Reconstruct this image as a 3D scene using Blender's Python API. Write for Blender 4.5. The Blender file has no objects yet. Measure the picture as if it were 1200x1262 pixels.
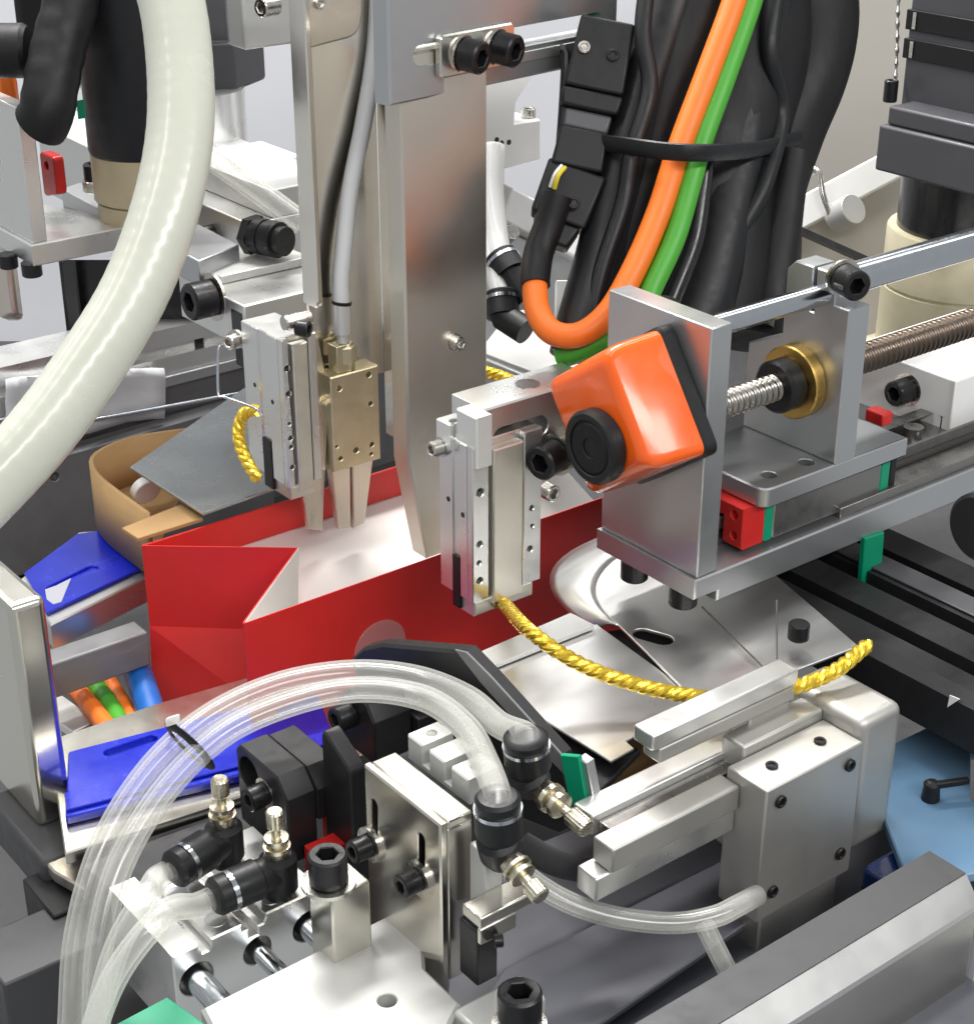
import bpy, bmesh, math, random
from mathutils import Vector, Matrix
from mathutils.geometry import tessellate_polygon
random.seed(7)
sc = bpy.context.scene
S = 0.001                                   # every length below is in millimetres

# ------------------------------------------------------------------ camera
FPX = 2100.0; TH = math.radians(26); PH = math.radians(37.9)
RT = Vector((math.cos(PH), -math.sin(PH), 0)); HF = Vector((math.sin(PH), math.cos(PH), 0)); ZV = Vector((0, 0, 1))
FW = HF*math.cos(TH) - ZV*math.sin(TH); UP = HF*math.sin(TH) + ZV*math.cos(TH)
CAM = -480*FW
cd = bpy.data.cameras.new('camera'); co = bpy.data.objects.new('camera', cd); sc.collection.objects.link(co)
co.matrix_world = Matrix((RT, UP, -FW)).transposed().to_4x4()
co.location = CAM*S
cd.sensor_fit = 'HORIZONTAL'; cd.sensor_width = 36; cd.lens = 36*FPX/1200; cd.clip_start = 0.01; cd.clip_end = 50
sc.camera = co
# ------------------------------------------------------------------ world and lamps
w = bpy.data.worlds.new('World'); sc.world = w; w.use_nodes = True
w.node_tree.nodes['Background'].inputs[0].default_value = (0.95, 0.98, 1.0, 1)
w.node_tree.nodes['Background'].inputs[1].default_value = 0.30
def area(name, loc, target, sx, sy, power, col=(1, 1, 1)):
    l = bpy.data.lights.new(name, 'AREA'); l.shape = 'RECTANGLE'; l.size = sx; l.size_y = sy; l.energy = power; l.color = col
    o = bpy.data.objects.new(name, l); sc.collection.objects.link(o); o.location = loc
    o.rotation_euler = (Vector(target)-Vector(loc)).to_track_quat('-Z', 'Y').to_euler(); return o
for ly, lp in ((0.05, 8.0), (0.85, 11.0), (1.75, 11.0)):      # rows of ceiling tubes
    area('ceiling_or_fill_lamp', (0.35, ly, 1.3), (0.35, ly, 0.0), 3.0, 0.14, lp, (1, 0.985, 0.96))
area('ceiling_or_fill_lamp', (-0.15, -1.35, 1.05), (0.0, 0.0, 0.0), 2.4, 0.2, 16.0, (1, 0.985, 0.96))  # added fill lamp, hung low in front to brighten the upright faces
area('machine_lamp', (0.16, 0.42, 0.75), (0.08, 0.12, 0.0), 0.5, 0.08, 7.0, (1, 0.98, 0.95))
sc.view_settings.view_transform = 'Standard'; sc.view_settings.look = 'None'
sc.view_settings.exposure = 0.58; sc.view_settings.gamma = 1.0; sc.view_settings.use_curve_mapping = False
sc.cycles.max_bounces = 6; sc.cycles.diffuse_bounces = 3; sc.cycles.glossy_bounces = 4; sc.cycles.transparent_max_bounces = 14
sc.cycles.caustics_reflective = False; sc.cycles.caustics_refractive = False
sc.cycles.sample_clamp_indirect = 4.0
sc.cycles.use_denoising = True

# ------------------------------------------------------------------ points
def V(*a): return Vector(a)
EX, EY, EZ = V(1, 0, 0), V(0, 1, 0), V(0, 0, 1)
def ray(x, y): return RT*((x-600)/FPX) - UP*((y-631)/FPX) + FW
def P(x, y, d=None, X=None, Y=None, Z=None):
    """a place in the machine (mm) from where it shows in the photograph and one known coordinate"""
    q = ray(x, y)
    if d is not None: return CAM + q*d
    if X is not None: return CAM + q*((X-CAM.x)/q.x)
    if Y is not None: return CAM + q*((Y-CAM.y)/q.y)
    return CAM + q*((Z-CAM.z)/q.z)
def along(A, e, x, y):
    q = ray(x, y); n = q.cross(e.cross(q)); return (CAM-A).dot(n)/e.dot(n)
def corner_box(A, x, y, z):
    """A is the near top corner; x, y, z: lengths in mm, or the pixel where that edge ends"""
    g = lambda e, t: along(A, e, *t) if isinstance(t, tuple) else t
    lx, ly, lz = g(EX, x), g(EY, y), g(-EZ, z)
    return V(A.x, A.y, A.z-lz), V(A.x+lx, A.y+ly, A.z)
def smooth_path(pts, step=1.0):
    pts = [Vector(p) for p in pts]
    if len(pts) < 3:
        n = max(2, int((pts[1]-pts[0]).length/step)); return [pts[0].lerp(pts[1], i/n) for i in range(n+1)]
    q = [pts[0]*2-pts[1]] + pts + [pts[-1]*2-pts[-2]]; out = []
    for i in range(1, len(q)-2):
        a, b, c, d = q[i-1:i+3]; n = max(2, int((c-b).length/step))
        for k in range(n):
            t = k/n
            out.append(0.5*((2*b)+(c-a)*t+(2*a-5*b+4*c-d)*t*t+(3*b-a-3*c+d)*t**3))
    out.append(pts[-1]); return out
def circle(c, r, n=20, a0=0): return [(c[0]+r*math.cos(a0+2*math.pi*i/n), c[1]+r*math.sin(a0+2*math.pi*i/n)) for i in range(n)]
def slot(a, b, r, n=8):
    a, b = Vector(a[:2]), Vector(b[:2]); t = math.atan2(b.y-a.y, b.x-a.x); o = []
    for i in range(n+1): o.append((b.x+r*math.cos(t-math.pi/2+math.pi*i/n), b.y+r*math.sin(t-math.pi/2+math.pi*i/n)))
    for i in range(n+1): o.append((a.x+r*math.cos(t+math.pi/2+math.pi*i/n), a.y+r*math.sin(t+math.pi/2+math.pi*i/n)))
    return o
def area2(p): return sum(p[i][0]*p[(i+1) % len(p)][1]-p[(i+1) % len(p)][0]*p[i][1] for i in range(len(p)))/2
def inset(p, d):
    o = []; n = len(p)
    for i in range(n):
        a, b, c = Vector(p[i-1]), Vector(p[i]), Vector(p[(i+1) % n])
        e1, e2 = (b-a), (c-b)
        if e1.length < 1e-6 or e2.length < 1e-6: o.append(tuple(b)); continue
        e1.normalize(); e2.normalize(); n1, n2 = Vector((-e1.y, e1.x)), Vector((-e2.y, e2.x))
        m = n1+n2; k = m.dot(n1)
        m = m/max(k, 0.35); o.append((b.x+m.x*d, b.y+m.y*d))
    return o
def rounded(p, r, n=5):
    if area2(p) < 0: p = p[::-1]
    o = []; m = len(p)
    for i in range(m):
        rr = r[i] if isinstance(r, (list, tuple)) else r
        a, b, c = Vector(p[i-1]), Vector(p[i]), Vector(p[(i+1) % m])
        if rr <= 0: o.append(tuple(b)); continue
        u, v = (a-b).normalized(), (c-b).normalized(); ang = u.angle(v); t = min(rr/math.tan(ang/2), (a-b).length*.49, (c-b).length*.49)
        s, e = b+u*t, b+v*t
        for k in range(n+1):
            x = k/n; o.append(tuple(s*(1-x)**2+b*2*x*(1-x)+e*x*x))
    return o
FR = {'Y': (EX, EZ, -EY), 'X': (-EY, EZ, -EX), 'Z': (EX, EY, EZ)}
def frame(axis, c):
    u, v, n = FR[axis]; o = {'Y': V(0, c, 0), 'X': V(c, 0, 0), 'Z': V(0, 0, c)}[axis]; return o, u, v, n
def to2(axis, p): return {'Y': (p.x, p.z), 'X': (-p.y, p.z), 'Z': (p.x, p.y)}[axis]
def poly(axis, c, pts): return [to2(axis, P(x, y, **{axis: c})) for x, y in pts]
def basis(n):
    n = n.normalized(); u = n.cross(EZ) if abs(n.z) < .9 else n.cross(EX); u.normalize(); return u, n.cross(u), n

class MB:
    def __init__(s): s.v = []; s.f = []
    def add(s, vs, fs):
        k = len(s.v); s.v += [Vector(x) for x in vs]; s.f += [[i+k for i in f] for f in fs]; return s
    def box(s, lo, hi): return s.obox(lo, EX*(hi.x-lo.x), EY*(hi.y-lo.y), EZ*(hi.z-lo.z))
    def obox(s, o, u, v, w_):
        return s.add([o, o+u, o+u+v, o+v, o+w_, o+u+w_, o+u+v+w_, o+v+w_], [(0, 3, 2, 1), (4, 5, 6, 7), (0, 1, 5, 4), (1, 2, 6, 5), (2, 3, 7, 6), (3, 0, 4, 7)])
    def lathe(s, o, ax, prof, n=24, fn=None):
        u, v, a = basis(ax); vs = []; fs = []
        for t, r in prof:
            for i in range(n):
                h = 2*math.pi*i/n; rr = r*(fn(i, t) if fn else 1); vs.append(o+a*t+(u*math.cos(h)+v*math.sin(h))*rr)
        for j in range(len(prof)-1):
            for i in range(n): fs.append((j*n+i, j*n+(i+1) % n, (j+1)*n+(i+1) % n, (j+1)*n+i))
        fs.append(list(range(n))[::-1]); fs.append([(len(prof)-1)*n+i for i in range(n)])
        return s.add(vs, fs)
    def cyl(s, a, b, r, n=24, ch=0.3):
        L = (b-a).length; ch = min(ch, r*.4, L*.4)
        return s.lathe(a, b-a, [(0, r-ch), (ch, r), (L-ch, r), (L, r-ch)], n)
    def ring(s, a, b, ro, ri, n=24):
        L = (b-a).length; u, v, w_ = basis(b-a); vs = []; fs = []
        for t, r in ((0, ri), (0, ro), (L, ro), (L, ri)):
            for i in range(n): h = 2*math.pi*i/n; vs.append(a+w_*t+(u*math.cos(h)+v*math.sin(h))*r)
        for j in range(4):
            for i in range(n): k = (j+1) % 4; fs.append((j*n+i, j*n+(i+1) % n, k*n+(i+1) % n, k*n+i))
        return s.add(vs, fs)
    def tube(s, pts, r, n=12, rf=None, inner=0, cap=True, sx=1.0):
        pts = [Vector(p) for p in pts]; m = len(pts); up = None; rings = []; lens = [0]
        for i in range(1, m): lens.append(lens[-1]+(pts[i]-pts[i-1]).length)
        for i in range(m):
            t = (pts[min(i+1, m-1)]-pts[max(i-1, 0)]).normalized()
            if up is None: up, _, _ = basis(t)
            up = (up-t*up.dot(t)).normalized(); b = t.cross(up); rings.append((pts[i], up.copy(), b))
        def shell(rad, flip):
            vs = []; fs = []
            for i, (c, a, b) in enumerate(rings):
                for k in range(n):
                    h = 2*math.pi*k/n; rr = rad if not rf else rad*rf(lens[i], h)
                    vs.append(c+a*math.cos(h)*rr*sx+b*math.sin(h)*rr)
            for i in range(m-1):
                for k in range(n):
                    q = (i*n+k, i*n+(k+1) % n, (i+1)*n+(k+1) % n, (i+1)*n+k); fs.append(q[::-1] if flip else q)
            return vs, fs
        vs, fs = shell(r, False)
        if inner:
            k = len(s.v); s.add(vs, fs); k2 = len(s.v); v2, f2 = shell(inner, True); s.add(v2, f2)
            for e in (0, (m-1)*n):
                for i in range(n): s.f.append([k+e+i, k+e+(i+1) % n, k2+e+(i+1) % n, k2+e+i])
        else:
            if cap: fs += [list(range(n))[::-1], [(m-1)*n+i for i in range(n)]]
            s.add(vs, fs)
        return s
    def slab(s, fr, outer, thick, holes=(), ch=0.3):
        """flat piece with real holes: fr = (o,u,v,n), outer loop in (u,v), holes = (loop, depth or None)"""
        o, u, v, n = fr
        if area2(outer) < 0: outer = outer[::-1]
        pt = lambda q, z: o+u*q[0]+v*q[1]+n*z
        vs = []; fs = []
        def loop(l, z): k = len(vs); vs.extend(pt(q, z) for q in l); return list(range(k, k+len(l)))
        def wall(a, b):
            m = len(a)
            for i in range(m): fs.append((a[i], a[(i+1) % m], b[(i+1) % m], b[i]))
        def fill(l2, ids, flip):
            flat = [i for x in ids for i in x]
            for t in tessellate_polygon([[Vector((q[0], q[1], 0)) for q in x] for x in l2]):
                a, b, c = [flat[i] for i in t]; p, q, r_ = vs[a], vs[b], vs[c]
                g = (q-p).cross(r_-p).dot(n); fs.append((a, b, c) if (g > 0) != flip else (a, c, b))
        ins = inset(outer, ch)
        f0, f1, b1, b0 = loop(ins, 0), loop(outer, -ch), loop(outer, -thick+ch), loop(ins, -thick)
        wall(f1, f0); wall(b1, f1); wall(b0, b1)
        hs = []
        for h, dep in holes:
            h = list(h)
            if area2(h) < 0: h = h[::-1]
            c2 = min(.25, ch); t0, t1 = loop(inset(h, -c2), 0), loop(h, -c2)
            hs.append((h, dep, t0, t1)); wall(t0, t1)
            if dep is None:
                e = loop(h, -thick); wall(t1, e); hs[-1] += (e,)
            else:
                e = loop(h, -dep); wall(t1, e); fs.append(e)
        fill([ins]+[inset(h[0], -min(.25, ch)) for h in hs], [f0]+[h[2] for h in hs], False)
        th = [h for h in hs if h[1] is None]
        fill([ins]+[h[0] for h in th], [b0]+[h[4] for h in th], True)
        return s.add(vs, fs)

def mesh_object(name, mb, mat, parent=None, bevel=0.0, seg=2, sharp=32, solid=0.0, recalc=True):
    lo = V(*[min(v[i] for v in mb.v) for i in range(3)]); hi = V(*[max(v[i] for v in mb.v) for i in range(3)])
    c = (lo+hi)/2
    if parent is None: c.z = lo.z
    me = bpy.data.meshes.new(name); me.from_pydata([(v-c)*S for v in mb.v], [], mb.f)
    if recalc:
        bm = bmesh.new(); bm.from_mesh(me); bmesh.ops.recalc_face_normals(bm, faces=bm.faces); bm.to_mesh(me); bm.free()
    me.polygons.foreach_set('use_smooth', [True]*len(me.polygons)); me.set_sharp_from_angle(angle=math.radians(sharp))
    me.materials.append(MAT[mat]); o = bpy.data.objects.new(name, me); sc.collection.objects.link(o)
    o['wo'] = (c.x, c.y, c.z)
    if parent is not None:
        o.parent = parent; o.location = (c-Vector(parent['wo']))*S
    else: o.location = c*S
    if solid:
        m = o.modifiers.new('thickness', 'SOLIDIFY'); m.thickness = solid*S; m.offset = 0
    if bevel:
        m = o.modifiers.new('edge', 'BEVEL'); m.width = bevel*S; m.segments = seg; m.limit_method = 'ANGLE'; m.angle_limit = math.radians(40); m.use_clamp_overlap = True
    return o
def tag(o, label, cat, group=None, kind=None):
    if label: o['label'] = label
    if cat: o['category'] = cat
    if group: o['group'] = group
    if kind: o['kind'] = kind
    return o
def thing(name, label, cat, base, group=None):
    o = bpy.data.objects.new(name, None); sc.collection.objects.link(o); o.empty_display_size = .005
    o['wo'] = tuple(base); o.location = Vector(base)*S; return tag(o, label, cat, group)
def single(name, label, cat, mb, mat, group=None, **k): return tag(mesh_object(name, mb, mat, **k), label, cat, group)
def structure(name, mb, mat, **k): return tag(mesh_object(name, mb, mat, **k), None, None, kind='structure')
def B(): return MB()

# ------------------------------------------------------------------ materials
MAT = {}
def mat(name, col, rough=.4, metal=0.0, var=.06, rvar=.08, scale=300, bump=.0, bscale=2500, stretch=(1, 1, 1), coat=0.0, spec=.5, aniso=0.0, sss=0.0, dirt=0.0):
    m = bpy.data.materials.new(name); m.use_nodes = True; nt = m.node_tree; b = nt.nodes['Principled BSDF']; N = nt.nodes.new; Lk = nt.links.new
    tc = N('ShaderNodeTexCoord'); mp = N('ShaderNodeMapping'); mp.inputs['Scale'].default_value = stretch; Lk(tc.outputs['Object'], mp.inputs[0])
    oi = N('ShaderNodeObjectInfo'); off = N('ShaderNodeVectorMath'); off.operation = 'ADD'
    cb = N('ShaderNodeCombineXYZ'); Lk(oi.outputs['Random'], cb.inputs[0]); Lk(oi.outputs['Random'], cb.inputs[1]); Lk(mp.outputs[0], off.inputs[0]); Lk(cb.outputs[0], off.inputs[1])
    n1 = N('ShaderNodeTexNoise'); n1.inputs['Scale'].default_value = scale; n1.inputs['Detail'].default_value = 6; n1.inputs['Roughness'].default_value = .6; Lk(off.outputs[0], n1.inputs['Vector'])
    mx = N('ShaderNodeMix'); mx.data_type = 'RGBA'
    c = Vector(col); lo = c*(1-var*2); hi = c*(1+var)
    mx.inputs[6].default_value = (*lo, 1); mx.inputs[7].default_value = (min(hi.x, 1), min(hi.y, 1), min(hi.z, 1), 1); Lk(n1.outputs['Fac'], mx.inputs[0])
    src = mx.outputs[2]
    if dirt:
        n3 = N('ShaderNodeTexNoise'); n3.inputs['Scale'].default_value = scale*.35; n3.inputs['Detail'].default_value = 8; n3.inputs['Roughness'].default_value = .7; Lk(off.outputs[0], n3.inputs['Vector'])
        rp = N('ShaderNodeValToRGB'); rp.color_ramp.elements[0].position = .52; rp.color_ramp.elements[1].position = .75; Lk(n3.outputs['Fac'], rp.inputs[0])
        ml = N('ShaderNodeMath'); ml.operation = 'MULTIPLY'; ml.inputs[1].default_value = dirt; Lk(rp.outputs[0], ml.inputs[0])
        m2 = N('ShaderNodeMix'); m2.data_type = 'RGBA'; m2.inputs[7].default_value = (c.x*.45, c.y*.42, c.z*.38, 1); Lk(src, m2.inputs[6]); Lk(ml.outputs[0], m2.inputs[0]); src = m2.outputs[2]
    Lk(src, b.inputs['Base Color'])
    mr = N('ShaderNodeMapRange'); mr.inputs[1].default_value = .3; mr.inputs[2].default_value = .7; mr.inputs[3].default_value = max(.03, rough-rvar); mr.inputs[4].default_value = min(1, rough+rvar)
    Lk(n1.outputs['Fac'], mr.inputs[0]); Lk(mr.outputs[0], b.inputs['Roughness'])
    b.inputs['Metallic'].default_value = metal; b.inputs['Specular IOR Level'].default_value = spec
    b.inputs['Coat Weight'].default_value = coat; b.inputs['Coat Roughness'].default_value = .08
    if aniso: b.inputs['Anisotropic'].default_value = aniso
    if sss:
        b.inputs['Subsurface Weight'].default_value = sss; b.inputs['Subsurface Radius'].default_value = (1, .9, .7); b.inputs['Subsurface Scale'].default_value = .004
    if bump:
        n2 = N('ShaderNodeTexNoise'); n2.inputs['Scale'].default_value = bscale; n2.inputs['Detail'].default_value = 4; Lk(off.outputs[0], n2.inputs['Vector'])
        bp = N('ShaderNodeBump'); bp.inputs['Strength'].default_value = bump; bp.inputs['Distance'].default_value = .0002 if bscale > 100 else .0012; Lk(n2.outputs['Fac'], bp.inputs['Height']); Lk(bp.outputs[0], b.inputs['Normal'])
    MAT[name] = m; return m
mat('alu', (.80, .80, .78), .30, .9, .02, .05, 60, .008, 1500, dirt=.04)
mat('alu_grey', (.52, .53, .54), .33, .85, .02, .05, 60, .008, 1500, dirt=.04)
mat('alu_bright', (.78, .78, .76), .38, .5, .02, .05, 60, .008, 1500, dirt=.03)
mat('alu_brushed', (.84, .85, .86), .30, .9, .03, .06, 60, .02, 900, dirt=.06)
mat('grip_steel', (.52, .51, .48), .46, .8, .04, .06, 50, .04, 400, dirt=.08)
mat('steel', (.70, .675, .61), .23, 1, .02, .05, 40, .015, 900, (1, 1, 1), dirt=.06)
mat('steel_column', (.74, .70, .62), .36, 1, .02, .05, 30, .012, 900, dirt=.05)
mat('channel', (.93, .89, .82), .20, 1, .03, .06, 40, .02, 500, dirt=.08)
mat('tube_white', (.96, .96, .95), .3, 0, .02, .05, 60, sss=.3)
mat('steel_warm', (.74, .68, .60), .32, 1, .03, .06, 60, .05, 500, (6, 6, 1), dirt=.08)
mat('sheet', (.82, .81, .79), .33, .95, .03, .05, 60, .03, 120, (1, 3, 1), dirt=.03)
mat('galv', (.52, .54, .55), .26, .9, .05, .06, 50, .01, 900, dirt=.08)
mat('rail_steel', (.30, .29, .28), .30, .9, .06, .06, 200, .05, 1500)
mat('chrome', (.56, .59, .63), .17, 1, .03, .05, 200)
mat('zinc', (.62, .60, .56), .26, 1, .08, .1, 400)
mat('nickel', (.70, .65, .52), .28, 1, .08, .1, 400, dirt=.2)
mat('champagne', (.68, .61, .43), .36, .85, .06, .08, 160, .06, 1800, dirt=.3)
mat('brass', (.66, .43, .13), .34, 1, .08, .1, 300, dirt=.3)
mat('black_oxide', (.016, .016, .018), .34, .3, .15, .1, 600, .08, 3000)
mat('black_plastic', (.010, .0105, .012), .42, 0, .1, .08, 300, .06, 3000, spec=.35)
mat('black_anod', (.022, .022, .024), .40, .3, .1, .08, 250, .05, 2500)
mat('black_gloss', (.012, .012, .013), .22, 0, .1, .08, 250)
mat('rubber', (.007, .007, .008), .5, 0, .2, .1, 60, .55, 70, (1, 1, .5), spec=.32)
mat('dark_grey', (.05, .05, .054), .48, .1, .12, .1, 160, .06, 2000, dirt=.2)
mat('mid_grey', (.20, .20, .205), .42, .25, .1, .1, 120, .06, 2000, dirt=.2)
mat('bed_grey', (.17, .175, .20), .38, .15, .08, .08, 60, .03, 1500, dirt=.15)
mat('motor_grey', (.085, .085, .095), .45, .2, .08, .06, 160, .05, 2500)
mat('motor_beige', (.50, .42, .27), .42, .3, .06, .06, 160, .04, 2000, dirt=.1)
mat('motor_cream', (.72, .66, .46), .40, .4, .05, .06, 160, .04, 2000, dirt=.1)
mat('wall_beige', (.50, .47, .42), .65, 0, .05, .05, 12, .05, 400, dirt=.06)
mat('panel_pale', (.66, .67, .71), .55, 0, .03, .05, 20, .03, 800)
mat('white_bar', (.93, .925, .91), .4, .1, .03, .05, 60, .03, 1500)
mat('white_metal', (.54, .54, .52), .42, .25, .05, .06, 70, .05, 1600, dirt=.08)
mat('orange_plastic', (.92, .125, .010), .20, 0, .03, .06, 100, .06, 900, coat=.4)
mat('orange_cable', (.90, .19, .018), .42, 0, .05, .06, 200, .05, 2500)
mat('green_cable', (.065, .36, .028), .42, 0, .06, .06, 200, .05, 2500)
mat('green_plastic', (.0, .30, .155), .42, 0, .06, .06, 150, .04, 2000)
mat('red_plastic', (.62, .022, .018), .38, 0, .06, .06, 150, .04, 2000)
mat('red_paper', (.68, .024, .02), .48, 0, .05, .05, 90, .05, 1500, coat=.03)
mat('white_paper', (.84, .80, .76), .6, 0, .03, .05, 90, .05, 1500)
mat('cardboard', (.46, .28, .12), .75, 0, .1, .08, 120, .12, 1600, (1, 1, 4))
mat('blue_film', (.008, .022, .50), .22, 0, .15, .1, 60, .25, 160, coat=.4)
mat('blue_deep', (.005, .02, .10), .3, 0, .15, .1, 60)
mat('blue_pale', (.11, .21, .33), .35, 0, .05, .08, 40, dirt=.1)
mat('blue_plastic', (.01, .12, .45), .35, 0, .05, .05, 100)
mat('gold_thread', (1.0, .66, .07), .22, .7, .10, .1, 900, .35, 1800)
mat('hose_milky', (.60, .61, .53), .24, 0, .04, .06, 60, .04, 800, sss=.5, coat=.15)
mat('frosted', (.74, .76, .78), .45, 0, .12, .1, 60, .15, 160)
mat('ink', (.03, .03, .03), .6)
mat('yellow_wire', (.75, .6, .03), .4)
def clear_mat(name, tint, dense, edge, rough=.2):
    m = bpy.data.materials.new(name); m.use_nodes = True; nt = m.node_tree; b = nt.nodes['Principled BSDF']; N = nt.nodes.new; Lk = nt.links.new
    nt.nodes.remove(b); df = N('ShaderNodeBsdfDiffuse'); df.inputs[0].default_value = (*tint, 1); tl = N('ShaderNodeBsdfTranslucent'); tl.inputs[0].default_value = (*tint, 1)
    b = N('ShaderNodeMixShader'); b.inputs[0].default_value = .5; Lk(df.outputs[0], b.inputs[1]); Lk(tl.outputs[0], b.inputs[2])
    tr = N('ShaderNodeBsdfTransparent'); tr.inputs[0].default_value = (min(1, tint[0]*.1+.9), min(1, tint[1]*.1+.9), min(1, tint[2]*.1+.9), 1)
    lw = N('ShaderNodeLayerWeight'); lw.inputs[0].default_value = .35
    mr = N('ShaderNodeMapRange'); mr.inputs[3].default_value = dense; mr.inputs[4].default_value = edge; Lk(lw.outputs['Facing'], mr.inputs[0])
    nz = N('ShaderNodeTexNoise'); nz.inputs['Scale'].default_value = 60
    ad = N('ShaderNodeMath'); ad.operation = 'MULTIPLY_ADD'; ad.inputs[1].default_value = .12; Lk(nz.outputs['Fac'], ad.inputs[0]); Lk(mr.outputs[0], ad.inputs[2])
    gl = N('ShaderNodeBsdfGlossy'); gl.inputs['Roughness'].default_value = rough; pw_ = N('ShaderNodeMath'); pw_.operation = 'POWER'; pw_.inputs[1].default_value = 3.0; Lk(lw.outputs['Facing'], pw_.inputs[0]); fr = N('ShaderNodeMath'); fr.operation = 'MULTIPLY_ADD'; fr.inputs[1].default_value = .35; fr.inputs[2].default_value = .045; Lk(pw_.outputs[0], fr.inputs[0])
    m1 = N('ShaderNodeMixShader'); Lk(ad.outputs[0], m1.inputs[0]); Lk(tr.outputs[0], m1.inputs[1]); Lk(b.outputs[0], m1.inputs[2])
    m2 = N('ShaderNodeMixShader'); Lk(fr.outputs[0], m2.inputs[0]); Lk(m1.outputs[0], m2.inputs[1]); Lk(gl.outputs[0], m2.inputs[2])
    Lk(m2.outputs[0], nt.nodes['Material Output'].inputs[0]); MAT[name] = m
clear_mat('clear_tube', (.96, .96, .91), .05, .5)
clear_mat('clear_white', (.93, .93, .92), .62, .85)
clear_mat('clear_film', (.92, .85, .84), .16, .3, .2)

# ------------------------------------------------------------------ small hardware
def cap_screw(parent, p, ax, r, h, washer=0, m='black_oxide', name='screw', shank=0, wm='zinc'):
    """socket head cap screw: p = middle of the seat, ax = way the head points"""
    u, v, n = basis(ax); top = p+n*h
    b = B().slab((top, u, v, n), circle((0, 0), r, 28), h, [(circle((0, 0), r*.56, 6), h*.6)], ch=r*.12)
    if shank: b.cyl(p-n*shank, p+n*.1, r*.55, 16)
    o = mesh_object(name, b, m, parent)
    if washer: mesh_object('washer', B().ring(p-n*.9, p+n*.15, r*washer, r*.5, 28), wm, o)
    return o
def elbow_fitting(label, cat_group, foot, stem, barrel, knob, r=4.6, bl=15, tube_end=None, base_h=10, kl=15):
    """black push-in speed controller: body on its stem, barrel with release collar, thumb screw"""
    stem, barrel, knob = stem.normalized(), barrel.normalized(), knob.normalized()
    t = thing('speed_controller', label, 'air fitting', foot, cat_group)
    c = foot+stem*base_h
    mesh_object('body', B().lathe(foot, stem, [(0, r*.75), (2, r*.78), (2.4, r*.95), (base_h+r*.7, r*.95), (base_h+r*.9, r*.7)], 28), 'black_plastic', t)
    bb = mesh_object('barrel', B().lathe(c, barrel, [(0, r*.9), (bl*.35, r*.92), (bl*.38, r*1.05), (bl*.8, r*1.05), (bl*.82, r*.98)], 28), 'black_plastic', t)
    mesh_object('metal_ring', B().ring(c+barrel*bl*.81, c+barrel*bl*.89, r*1.07, r*.6, 28), 'chrome', bb)
    mesh_object('release_collar', B().lathe(c+barrel*bl*.89, barrel, [(0, r*.98), (bl*.18, r*1.0), (bl*.24, r*.85), (bl*.26, r*.6)], 28), 'black_plastic', bb)
    q = c+knob*r*.5
    mesh_object('lock_nut', B().lathe(q, knob, [(kl*.1, r*.55), (kl*.25, r*.62), (kl*.28, r*.7), (kl*.36, r*.7), (kl*.38, r*.45), (kl*.44, r*.45), (kl*.45, r*.62), (kl*.53, r*.62), (kl*.55, r*.3)], 6 if False else 20), 'nickel', t)
    mesh_object('thumb_screw', B().lathe(q, knob, [(kl*.5, r*.24), (kl*.72, r*.24), (kl*.74, r*.40), (kl*.76, r*.44), (kl*1.05, r*.44), (kl*1.08, r*.36)], 36, lambda i, z: 1.0 if z < kl*.73 else (1.03 if i % 2 else .97)), 'nickel', t)
    return c+barrel*bl*1.1
def px_path(*pts, step=1.2):
    o = []
    for p in pts: o.append(p if isinstance(p, Vector) else P(p[0], p[1], d=p[2]) if len(p) == 3 else P(p[0], p[1], **{p[2]: p[3]}))
    return smooth_path(o, step)

# ================================================================== SETTING
structure('machine_bed', B().slab((V(0, 0, -140), EX, EY, EZ), [to2('Z', P(x, y, Z=-140)) for x, y in ((-120, 1400), (1320, 1400), (1400, 420), (-250, 420))], 10, ch=.4), 'dark_grey')
def wall_sheet(name, xa, xb, d, m):
    t0 = P(xa, -70, d=d); t1 = P(xb, -70, d=d)
    structure(name, B().obox(t0-EZ*650, t1-t0, EZ*650, HF*10), m)
wall_sheet('beige_wall', 930, 1500, 900, 'wall_beige')
wall_sheet('pale_backdrop', -300, 925, 960, 'panel_pale')

# ================================================================== SCREW SLIDE ON THE RIGHT
A = P(877, 405, d=440)                                    # near top corner of the end plate
lo, hi = corner_box(A, (903, 397), (750, 357), (852, 713))
SL = thing('slide_unit', 'grey aluminium slide frame with tall end plate behind the orange indicator', 'machine frame', V(lo.x, lo.y, lo.z-8))
zt = lo.z                                                  # top of the base plate
xe, ye, tw = lo.x, lo.y, hi.x-lo.x
mesh_object('end_plate', B().box(lo, hi), 'alu_grey', SL, bevel=.4)
XL = 150
# base plate: side profile with the notch underneath, swept across the width
pf = [(xe-1.2, zt), (xe+XL, zt), (xe+XL, zt-9.5), (xe+8, zt-9.5), (xe+8, zt-6.2), (xe-1.2, zt-6.2)]
wy = hi.y-lo.y
mesh_object('base_plate', B().slab((V(0, ye-.8, 0), EX, EZ, -EY), pf, wy+1.6, ch=.5), 'alu_grey', SL)
for fx, fy in ((2.8, wy*.70), (3.2, wy*.20)):
    cap_screw(SL, V(xe+fx, ye+fy, zt-6.2), -EZ, 4.1, 6.5)
cap_screw(SL, P(985, 768, d=470), -EZ, 3, 5)
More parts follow.
